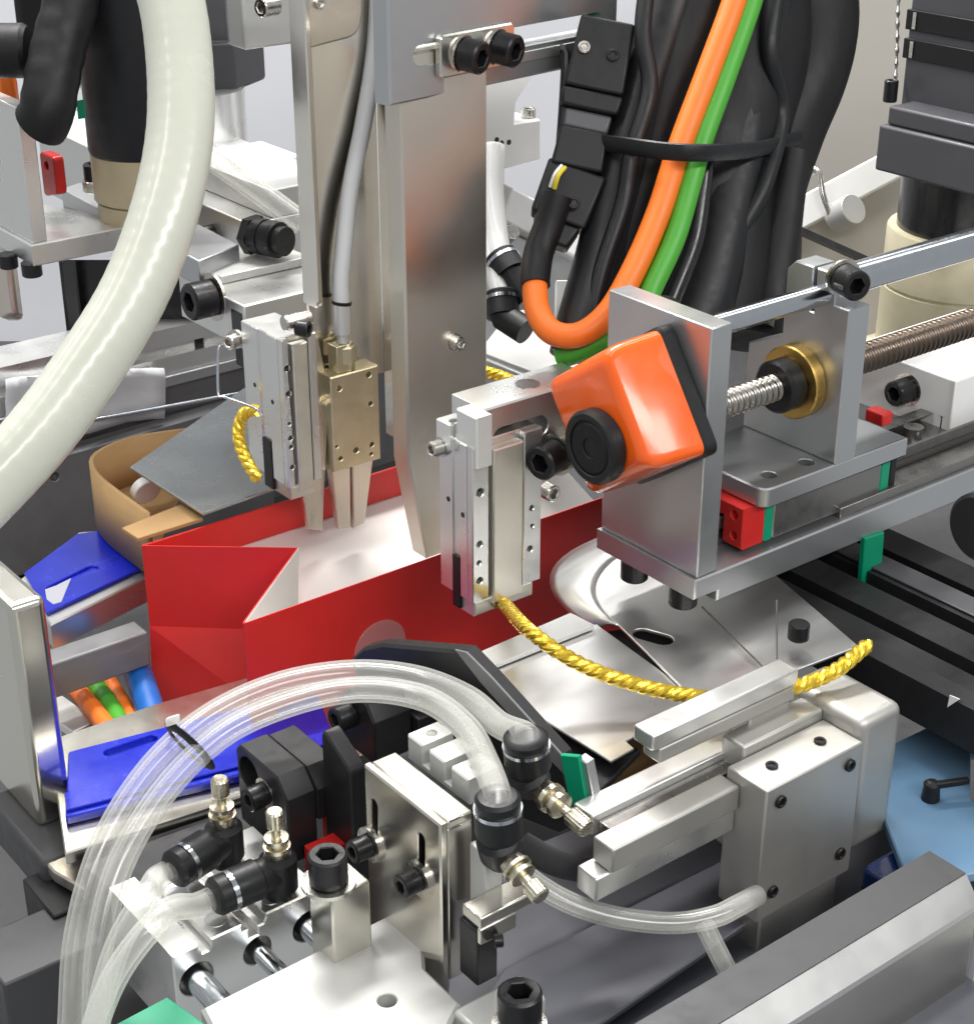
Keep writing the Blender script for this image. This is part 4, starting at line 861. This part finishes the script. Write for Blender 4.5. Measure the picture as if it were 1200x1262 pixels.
black_sleeve('black sleeve between the plugs and the orange cable', [(880, -60, 520), (850, 40, 520), (815, 140, 518), (785, 250, 514), (760, 340, 510), (745, 400, 506)], 9, 'rubber', 24, rf=wr)
black_sleeve('black rear sleeve beside the green cable', [(940, -60, 535), (920, 60, 533), (900, 200, 530), (880, 300, 526), (850, 400, 522)], 12, 'black_plastic', 24, rf=wr)
black_sleeve('thin black lead snaking over the front of the bundle', [(800, -40, 505), (792, 40, 503), (800, 110, 502), (778, 190, 500), (768, 250, 500), (742, 330, 497), (728, 400, 494)], 2.6, 'black_plastic', 14)
black_sleeve('thin black lead crossing behind the strap at the right', [(960, -40, 522), (948, 60, 520), (962, 140, 528), (940, 230, 522), (905, 300, 520), (880, 390, 516)], 3.0, 'black_plastic', 14)
black_sleeve('black rubber conduit beside the beige wall', [(975, 190, 535), (965, 250, 533), (958, 310, 530), (950, 380, 528)], 6.5, 'rubber', 20, step=.6, rf=wr)
single('ribbed_tube', 'dark translucent tube beside the green cable', 'tube', B().tube(px_path((868, 180, 508), (862, 240, 506), (852, 300, 504), (825, 370, 500), step=1), 3.3, 16), 'black_gloss')
oc = [(920, -60, 505), (905, 0, 503), (872, 90, 500), (838, 180, 497), (812, 260, 494), (782, 330, 490), (750, 385, 487), (715, 412, 487), (682, 410, 489), (663, 385, 492), (659, 345, 496), (664, 310, 500)]
single('orange_cable', 'thick orange cable looping down behind the indicator', 'cable', B().tube(px_path(*oc, step=1.2), 3.7, 22), 'orange_cable')
single('green_cable', 'green cable running beside the thick orange cable', 'cable', B().tube(px_path((940, -60, 507), (926, 0, 505), (895, 90, 502), (866, 170, 499), (852, 220, 497), (832, 290, 494), (805, 350, 491), (780, 400, 489), (720, 430, 492), (690, 440, 496), step=1.2), 3.3, 22), 'green_cable')
single('green_wire', 'dark green wire above the upper plug', 'wire', B().tube(px_path((728, -30, 530), (726, 10, 528), (722, 40, 525)), 1.8, 12), 'green_plastic')
tp0 = [P(700, 172, d=515), P(760, 178, d=500), P(820, 186, d=489), P(870, 188, d=489), P(930, 184, d=512), P(985, 170, d=540)]
single('cable_tie', 'black strap tied round the cable bundle', 'cable tie', B().tube(smooth_path(tp0, 1.5), 2.6, 12, sx=.4), 'black_plastic')
# plugs
def plug(label, c, ax, side, pieces, extra=None):
    """stack of shaped blocks along ax"""
    ax = ax.normalized(); side = (side-ax*side.dot(ax)).normalized(); nn = side.cross(ax).normalized()
    if nn.dot(FW) > 0: nn = -nn
    t = thing('cable_plug', label, 'connector', c)
    for nm, t0, t1, w0, w1, dep, off, m in pieces:
        o = c+nn*off
        b = B().add([o+ax*t0-side*w0, o+ax*t0+side*w0, o+ax*t1+side*w1, o+ax*t1-side*w1, o+ax*t0-side*w0-nn*dep, o+ax*t0+side*w0-nn*dep, o+ax*t1+side*w1-nn*dep, o+ax*t1-side*w1-nn*dep], [(0, 1, 2, 3), (7, 6, 5, 4), (0, 4, 5, 1), (1, 5, 6, 2), (2, 6, 7, 3), (3, 7, 4, 0)])
        mesh_object(nm, b, m, t, bevel=1.0, seg=3)
    return t, nn
p1, nn1 = plug('upper black connector plug with a screw, left of the cable bundle', P(750, 22, d=505), P(716, 180, d=502)-P(750, 22, d=505), RT,
     [('shell', 0, 22, 8.2, 9.0, 9, 0, 'black_plastic'), ('latch_body', 22.1, 28, 9.2, 8.6, 8, -.6, 'black_plastic'), ('window', 28.1, 34, 7.2, 6.8, 6, -2, 'motor_grey'), ('collar', 34, 46, 7.2, 7.8, 8, -.5, 'black_plastic')])
cap_screw(p1, P(720, 58, d=504), nn1, 1.9, .8, m='zinc'); cap_screw(p1, P(755, 68, d=504), nn1, 1.9, .6)
mesh_object('lever', B().tube(px_path((690, 60, 508), (697, 66, 508), (695, 120, 508), (690, 190, 506), step=2), 1.5, 10), 'black_plastic', p1)
p2, nn2 = plug('lower black connector plug with yellow wires above the orange loop', P(712, 205, d=503), P(664, 330, d=500)-P(712, 205, d=503), RT,
     [('shell', 0, 17, 9, 8.5, 9, 0, 'black_plastic'), ('neck', 17, 24, 7.2, 5.5, 8, -.5, 'black_plastic')])
mesh_object('boot', B().tube(px_path((688, 240, 500), (675, 280, 501), (664, 310, 500), (659.3, 340, 496.5), (659.3, 352, 495.3), step=1), 4.5, 20), 'rubber', p2)
cap_screw(p2, P(707, 250, d=499), nn2, 1.8, .5)
mesh_object('wire', B().tube(px_path((683, 232, 500), (688, 216, 498), (696, 206, 500), step=.8), .7, 8), 'yellow_wire', p2)
mesh_object('wire', B().tube(px_path((678, 230, 501), (684, 214, 499), (692, 204, 501), step=.8), .6, 8), 'white_bar', p2)

# ================================================================== RIGHT MOTOR
pm = P(1107, 150, d=640)
MO = thing('servo_motor', 'dark grey servo motor on a cream base at the right edge', 'motor', pm-EZ*70)
mesh_object('body', B().box(V(pm.x, pm.y-58, pm.z-1), V(pm.x+58, pm.y, pm.z+80)), 'motor_grey', MO, bevel=1.0)
for px_y in (22, 58):
    z0 = P(1110, px_y, X=pm.x-1).z
    mesh_object('strap', B().box(V(pm.x-.9, pm.y-60, z0-3.6), V(pm.x+59, pm.y+.9, z0+3.6)), 'black_plastic', MO, bevel=.3)
    mesh_object('buckle', B().box(V(pm.x-1.4, pm.y-4, z0-3), V(pm.x-.95, pm.y-2.5, z0+3)), 'zinc', MO)
fl = P(1077, 209, d=636)
mesh_object('flange', B().box(V(fl.x, fl.y-74, fl.z), V(fl.x+76, fl.y, fl.z+17)), 'motor_grey', MO, bevel=1.0)
mesh_object('ledge', B().box(V(fl.x+2, fl.y-72, fl.z+17.05), V(fl.x+74, fl.y-2, fl.z+24)), 'motor_grey', MO, bevel=1.0)
cap_screw(MO, P(1096, 125, d=632), EZ, 2.6, 8)
mesh_object('chain', B().tube(px_path((1108, -30, 632), (1106, 20, 632), (1105, 60, 632), (1103, 95, 632), (1098, 118, 632), step=1), .6, 8, rf=lambda s, h: 1.0 if math.sin(s*1.3) > -.4 else 1.6), 'zinc', MO)
mc = P(1192, 262, d=662); mc.z = fl.z
mesh_object('shaft_housing', B().lathe(mc, -EZ, [(-1, 26.5), (28, 26.5), (28.5, 26)], 48), 'black_gloss', MO)
mesh_object('cream_ring', B().lathe(mc-EZ*27, -EZ, [(0, 29.5), (.8, 30), (22, 30), (22.4, 29), (23.2, 29), (23.6, 30), (50, 30)], 48), 'motor_cream', MO)
mesh_object('cream_base', B().box(mc+V(-32, -32, -90), mc+V(40, 30, -77)), 'motor_cream', MO, bevel=1)
# white bar with hook behind
wb0, wb1 = P(960, 280, d=720), P(1120, 195, d=720)
WBt = thing('white_arm_bar', 'white bar with a bent hook in front of the beige wall', 'bar', wb0)
dv = wb1-wb0
mesh_object('bar', B().obox(wb0-UP*6, dv, UP*14.5, FW*12), 'white_bar', WBt, bevel=.8)
mesh_object('hook', B().tube(px_path((999, 213, 712), (1004, 208, 711), (1010, 216, 710), (1014, 240, 710), (1022, 262, 711), step=1), 1.3, 12), 'zinc', WBt)
mesh_object('peg', B().cyl(P(1030, 268, d=716), P(1052, 257, d=706), 6.4, 28), 'white_metal', WBt)
single('dark_strip', 'thin dark rail edge behind the carriage upright', 'rail', B().obox(P(985, 278, d=700), P(1090, 325, d=690)-P(985, 278, d=700), UP*-2.5, FW*6), 'black_anod')
single('grey_cabinet', 'brownish grey cabinet side behind the carriage', 'cabinet', B().obox(P(960, 300, d=730), P(1110, 220, d=730)-P(960, 300, d=730), UP*-80, FW*20), 'wall_beige')
WK = thing('white_block', 'bright white metal block with a black bolt right of the slide', 'machine block', P(1100, 520, d=560))
lo9, hi9 = corner_box(P(1178, 470, d=545), 60, (1050, 425), 20)
mesh_object('block', B().box(lo9, hi9), 'white_bar', WK, bevel=.5)
cap_screw(WK, P(1118, 480, X=lo9.x), -EX, 4.3, 7, shank=4, washer=1.3)
single('red_stop', 'small red stop between carriage and white block', 'stop', B().box(*corner_box(P(1088, 512, d=524), 5, 7, 4)), 'red_plastic', bevel=.5)

# ================================================================== BEHIND THE COLUMN (middle top)
WBk = thing('white_machine_block', 'overexposed white block behind the column with a zinc bolt', 'machine block', P(630, 230, d=660))
yw = P(620, 180, d=660).y
mesh_object('block', B().slab((V(0, yw, 0), EX, EZ, -EY), poly('Y', yw, [(560, 105), (660, 88), (636, 126), (634, 152), (666, 147), (666, 196), (622, 208), (560, 220)]), 20, ch=.5), 'white_bar', WBk)
cap_screw(WBk, P(651, 150, Y=yw+6), EZ, 2.8, 5.5, m='zinc')
for x, y in ((612, 172), (618, 176), (627, 175)):
    mesh_object('ink_mark', B().cyl(P(x, y, Y=yw)+EY*.1, P(x, y, Y=yw)-EY*.1, 1.1, 10, 0), 'ink', WBk)
single('white_beam', 'white machine beam behind the column running right', 'beam', B().obox(P(560, 195, d=690), P(720, 275, d=650)-P(560, 195, d=690), UP*-15, FW*30), 'white_bar', bevel=1)
single('beam_pillar', 'grey machine side plate below the white beam', 'plate', B().obox(P(560, 255, d=700), P(720, 325, d=665)-P(560, 255, d=700), UP*-60, FW*20), 'alu_grey', bevel=1)
single('pin', 'short bright pin on the grey side plate', 'pin', B().cyl(P(618, 298, d=665), P(632, 285, d=655), 3, 20), 'zinc')
ee1 = P(622, 330, d=580)
EF = thing('elbow_fitting', 'upper black elbow fitting right of the column', 'air fitting', ee1, 'elbow fittings')
def elbow(t, a, b, c, r):
    mesh_object('barrel', B().lathe(a, b-a, [(0, r*1.05), (.5, r*1.15), ((b-a).length, r*1.15)], 24), 'black_plastic', t)
    mesh_object('metal_ring', B().ring(a+(b-a)*.22, a+(b-a)*.36, r*1.2, r*.5, 24), 'chrome', t)
    mesh_object('body', B().tube([b-(b-a)*.2, b, c], r*.95, 20), 'black_plastic', t)
elbow(EF, P(615, 315, d=585), P(630, 338, d=582), P(652, 372, d=580), 5.3)
EF2 = thing('elbow_fitting', 'lower black elbow fitting right of the column', 'air fitting', P(620, 400, d=575), 'elbow fittings')
elbow(EF2, P(617, 360, d=578), P(620, 390, d=576), P(648, 408, d=572), 5.0)
air_tube('pale air tube dropping behind the column to the upper elbow', [(608, 180, 600), (607, 240, 596), (612, 290, 590), (617, 320, 584)], 4, 2.8, 'clear_white')
air_tube('pale air tube dropping behind the column to the lower elbow', [(604, 290, 592), (608, 330, 584), (617, 366, 577)], 3.2, 2.2, 'clear_white')
single('white_tray', 'white metal ledge under the elbow fittings', 'ledge', B().obox(P(590, 432, d=610), P(720, 482, d=575)-P(590, 432, d=610), EZ*-4, V(40, 30, 0)), 'white_metal', bevel=.4)
single('grey_case', 'grey metal case with a dark label under the elbow fittings', 'case', B().obox(P(590, 440, d=608), P(720, 492, d=573)-P(590, 440, d=608), EZ*-22, V(30, 22, 0)), 'alu_grey', bevel=.5)
single('white_post', 'bright white post behind the orange cable loop', 'post', B().obox(P(685, 345, d=640), RT*16, EZ*-45, FW*10), 'white_bar', bevel=.5)

# ================================================================== LEFT BACKGROUND
def obar(name, label, cat, p0, p1, up, depth, m, bevel=.6):
    return single(name, label, cat, B().obox(p0, p1-p0, EZ*-up, depth), m, bevel=bevel)
# bar with the big bolt
A = P(300, 385, d=548)
HB = thing('hinge_bar', 'light aluminium bar with one large black bolt, left of the gripper', 'bar', A-EZ*16)
lo10, hi10 = corner_box(P(300, 377, d=546), 40, (228, 318), 15.5)
mesh_object('bar', B().box(lo10, hi10), 'alu', HB, bevel=.5)
mesh_object('top_lip', B().box(V(lo10.x+5, hi10.y-20, hi10.z+.05), V(hi10.x, hi10.y+6, hi10.z+3)), 'alu_bright', HB, bevel=.4)
cap_screw(HB, P(262, 366, X=lo10.x), -EX, 6.2, 9, washer=1.3, shank=3)
mesh_object('recess_shade_patch', B().box(V(lo10.x-.25, lo10.y+1.5, lo10.z+1), V(lo10.x+.2, lo10.y+8, hi10.z-3)), 'black_gloss', HB)  # black patch on the face, painting the shade of a recess
cap_screw(HB, P(290, 418, d=544), -EX-EY*.4, 2.4, 4, m='zinc', washer=1.3)
single('dark_gap_block', 'dark block between the bolt and the far clamp', 'machine block', B().box(*corner_box(P(300, 392, d=552), 14, 7, 18)), 'black_anod', bevel=.3)
# upper bar
lo11, hi11 = corner_box(P(306, 276, d=588), 40, (215, 228), 17)
UBr = thing('upper_bar', 'upper aluminium bar with a small black bolt, left of the channel', 'bar', lo11)
mesh_object('bar', B().box(lo11, hi11), 'alu', UBr, bevel=.5)
mesh_object('riser', B().box(V(lo11.x+10, lo11.y+1, hi11.z+.1), V(hi11.x, hi11.y+60, hi11.z+10)), 'alu_bright', UBr, bevel=.5)
cap_screw(UBr, P(262, 287, X=lo11.x), -EX, 3.2, 4, shank=2)
BF = thing('black_joint', 'black threaded joint at the end of the upper bar', 'joint', P(335, 295, d=578))
ja, jb = P(308, 288, d=582), P(362, 300, d=572)
mesh_object('flange', B().lathe(ja, jb-ja, [(0, 7.0), (3, 7.0), (3.2, 5.6)], 6), 'black_anod', BF)
mesh_object('barrel', B().lathe(ja+(jb-ja).normalized()*3, jb-ja, [(0, 6.2), (4, 6.2), (4.2, 5.7), (5, 5.7), (5.2, 6.2), (10, 6.2), (10.2, 5.0), (13, 5.0)], 28), 'black_oxide', BF)
# left bracket arm
lo12, hi12 = corner_box(P(38, 302, d=560), (158, 262), (-60, 258), 8.5)
LB = thing('bracket_arm', 'aluminium bracket arm with an upright plate at the left edge', 'bracket', lo12)
mesh_object('shelf', B().slab((V(0, 0, hi12.z), EX, EY, EZ), [(lo12.x, lo12.y), (hi12.x, lo12.y), (hi12.x, lo12.y+14), (lo12.x+16, hi12.y), (lo12.x, hi12.y)], 7.5, ch=.5), 'alu', LB)
mesh_object('upright', B().box(V(lo12.x+1, lo12.y+1, hi12.z+.02), V(lo12.x+6.5, lo12.y+34, hi12.z+45)), 'alu', LB, bevel=.5)
cap_screw(LB, P(38, 322, d=566), -EZ, 3.4, 5); cap_screw(LB, P(9, 312, d=572), -EZ, 3.2, 5)
lo13, hi13 = corner_box(P(150, 290, d=585), 10, (50, 235), 9)
single('cross_member', 'long aluminium member behind the bracket arm', 'bar', B().obox(P(75, 232, d=600), P(245, 322, d=560)-P(75, 232, d=600), EZ*-9, V(20, 8, 0)), 'alu_grey', bevel=.5)
single('back_plate', 'light plate standing behind the red clip', 'plate', B().obox(P(45, 150, d=625), P(200, 225, d=600)-P(45, 150, d=625), EZ*-26, V(20, 12, 0)), 'alu', bevel=.5)
single('red_clip', 'small red clip on the left bracket', 'clip', B().slab((P(60, 215, d=585), -EY, EZ, -EX), rounded([(-6, -9), (5, -6), (5, 7), (-6, 7)], 2), 4, [(circle((-1, 3), 1.6, 14), None)], .4), 'red_plastic')
DW = thing('dowel_bolt', 'black bolt with bright collar beside the beige motor base', 'bolt', P(118, 235, d=590))
mesh_object('collar', B().cyl(P(118, 235, d=590), P(118, 235, d=590)+EZ*4, 4.4, 24), 'zinc', DW)
cap_screw(DW, P(118, 222, d=590), EZ, 3.9, 6)
# left motor
lm = P(183, 258, d=592)
LM = thing('beige_motor', 'stepper motor with black upper half and beige base at upper left', 'motor', lm-EZ*8)
mesh_object('beige_base', B().lathe(lm-EZ*10, EZ, [(0, 17), (14, 17), (14.3, 16.5), (14.8, 16.5), (15.1, 18), (31, 18)], 44), 'motor_beige', LM)
mesh_object('black_body', B().lathe(lm+EZ*21.2, EZ, [(0, 18), (1, 18.4), (70, 18.4)], 44), 'black_plastic', LM)
mesh_object('green_label', B().obox(lm+EZ*27-FW*19.2-RT*17.0, RT*3.0-FW*2.0, EZ*6, FW*.3), 'green_plastic', LM)
single('silver_cylinder', 'silver cylinder with grey collar behind the thick hose', 'cylinder', B().lathe(P(255, 215, d=670), EZ, [(0, 17), (14, 17), (14.2, 16.8), (34, 16.8)], 44), 'alu_brushed')
single('grey_collar', 'grey motor collar above the silver cylinder', 'collar', B().lathe(P(255, 100, d=670), EZ, [(0, 22), (1, 23), (18, 23), (18.2, 20), (60, 20)], 6), 'motor_grey', bevel=.6)
single('white_pad', 'white pad under the silver cylinder', 'pad', B().box(*corner_box(P(290, 205, d=660), 30, 30, 14)), 'white_bar', bevel=1)
# black flexible sleeve at upper left
single('black_hose', 'thick black sleeve folded in a loop at upper left', 'hose', B().tube(px_path((95, -60, 540), (88, 0, 540), (72, 60, 538), (62, 110, 536), (57, 140, 536), (50, 152, 538), step=2), 8.6, 24, rf=lambda s, h: 1.0+.02*math.sin(s*.8)), 'rubber')
single('black_cover', 'black cover behind the folded sleeve at upper left', 'cover', B().obox(P(22, 75, d=600), P(180, 130, d=600)-P(22, 75, d=600), EZ*50, FW*16), 'rubber', bevel=4)
air_tube('clear air tube crossing behind the thick hose', [(70, -30, 560), (95, 25, 560), (118, 75, 562), (160, 120, 566), (220, 165, 572), (290, 215, 580), (372, 275, 580)], 4.2, 3.0)
single('black_roller', 'black rubber roller at the left edge', 'roller', B().lathe(P(-20, 62, d=545), RT, [(0, 8), (.5, 8.6), (13, 8.6), (14.5, 7.6), (15, 5)], 28), 'rubber')
single('brown_bush', 'brown bush next to the black roller', 'bush', B().cyl(P(14, 62, d=552), P(32, 62, d=552), 5.5, 24), 'cardboard')
single('orange_pad', 'orange brown pad below the roller at the left edge', 'pad', B().obox(P(-8, 85, d=570), RT*6, EZ*-24, FW*8), 'orange_cable', bevel=2)
single('tan_bar', 'tan bar end at the left edge above the profile', 'bar', B().obox(P(-20, 270, d=590), RT*7.4, EZ*-36, FW*10), 'steel_warm', bevel=2)
# white block hung on the channel
WH = thing('white_guide_block', 'white plastic block at the top beside the channel', 'guide block', P(320, 60, d=575))
lo14, hi14 = corner_box(P(296, -30, d=575), 34, (277, -40), (298, 62))
mesh_object('block', B().box(lo14, hi14), 'white_metal', WH, bevel=1.0)
cap_screw(WH, P(340, 6, d=565), -EX-EY*.2, 3.2, 7, m='zinc')
# long T-slot rail at the left
al_ = P(-40, 455, d=690); ar_ = P(330, 372, d=690)
yv = al_.y
RL = thing('slotted_rail', 'long aluminium slotted rail crossing behind the thick hose', 'rail', al_-EZ*20)
xA, xB = P(-60, 440, Y=yv).x, P(380, 380, Y=yv).x+40
zA = P(150, 418, Y=yv).z
rpz = [(-yv-24, zA), (-yv, zA), (-yv, zA-8), (-yv-4, zA-8), (-yv-4, zA-13), (-yv, zA-13), (-yv, zA-21), (-yv-24, zA-21)]
mesh_object('extrusion', B().slab((V(xA, 0, 0), -EY, EZ, -EX), rpz, xB-xA, ch=.5), 'alu', RL)
mesh_object('lower_shelf', B().box(V(xA, yv-2, zA-26), V(xB, yv+24, zA-21.1)), 'alu_grey', RL, bevel=.5)
single('grey_base_panel', 'dark grey base panel below the slotted rail', 'panel', B().box(V(xA, yv+3, zA-140), V(xB+30, yv+24, zA-26.2)), 'mid_grey')
single('frosted_bag', 'crumpled frosted plastic sheet hanging below the slotted rail', 'plastic sheet', B().add(*(lambda n, m: ([P(8+195*i/n, 468-14*i/n+(82-34*(i/n)*.6)*j/m, Y=yv-6)+EY*(random.random()*1.6+2.5*math.sin(i*.7)) for i in range(n+1) for j in range(m+1)], [(i*(m+1)+j, (i+1)*(m+1)+j, (i+1)*(m+1)+j+1, i*(m+1)+j+1) for i in range(n) for j in range(m)]))(14, 6)), 'frosted', solid=.6, sharp=80)
single('base_ledge', 'dark stepped ledge at the foot of the base panel', 'ledge', B().slab((V(0, yv-8, 0), EX, EZ, -EY), poly('Y', yv-8, [(-20, 590), (330, 488), (340, 640), (-20, 720)]), 12, [(circle(to2('Y', P(68, 588, Y=yv-8)), 2, 16), 3)], .6), 'mid_grey')
single('steel_rod', 'thin bright rod along the base panel', 'rod', B().cyl(P(100, 520, Y=yv-9), P(330, 478, Y=yv-9), .9, 12), 'chrome')
single('opening_shade_panel', 'black panel standing for the shade of an opening below the bracket arm', 'cover', B().obox(P(72, 320, d=740), RT*60, EZ*-50, FW*5), 'black_gloss')  # solid black sheet painted as the shade of an opening
single('grey_stanchion', 'narrow grey upright in front of the black shade panel', 'upright', B().obox(P(76, 320, d=730), RT*5, EZ*-50, FW*4), 'dark_grey')
# cardboard box with galvanised sheet on top
zc_ = P(115, 568, d=590).z
def zcp(x, y): return P(x, y, Z=zc_)
CBX = thing('cardboard_box', 'open brown cardboard box left of the red bag', 'cardboard box', zcp(170, 590)-EZ*22)
wl = [zcp(230, 528), zcp(165, 538), zcp(128, 552), zcp(114, 563), zcp(114, 574), zcp(128, 592), zcp(182, 632)]
wl = smooth_path(wl, 3); n = len(wl)
mesh_object('wall', B().add(wl+[p-EZ*24 for p in wl], [(i, i+1, n+i+1, n+i) for i in range(n-1)]), 'cardboard', CBX, solid=1.6, sharp=60)
mesh_object('flap', B().slab((V(0, 0, zc_+.5), EX, EY, EZ), [to2('Z', zcp(*q)) for q in ((150, 652), (235, 618), (250, 640), (170, 665))], 1.4, ch=.2), 'cardboard', CBX)
mesh_object('floor', B().slab((V(0, 0, zc_-18), EX, EY, EZ), [(p.x, p.y) for p in wl[::4]], 1, ch=.1), 'cardboard', CBX)
zs1 = zc_+4
single('galvanised_sheet', 'dull grey metal sheet lying over the cardboard box', 'sheet metal', B().slab((V(0, 0, zs1), EX, EY, EZ), [to2('Z', P(x, y, Z=zs1)) for x, y in ((160, 575), (250, 632), (340, 600), (345, 470), (300, 478))], 1.2, ch=.25), 'galv')
single('white_reel', 'white reel edge inside the cardboard box', 'reel', B().cyl(P(176, 600, d=592), P(182, 608, d=590), 5, 28), 'white_bar')
# ================================================================== THICK MILKY HOSE IN FRONT
hp_ = px_path((170, -80, 362), (205, -20, 360), (220, 60, 358), (222, 160, 355), (203, 260, 351), (163, 365, 347), (104, 460, 343), (40, 545, 340), (-40, 630, 338), (-90, 680, 337), step=.8)
single('thick_hose', 'thick milky white hose curving across the upper left foreground', 'hose', B().tube(hp_, 7.0, 32, rf=lambda s, h: 1.0+.003*math.sin(s*2*math.pi/3.6)), 'hose_milky')
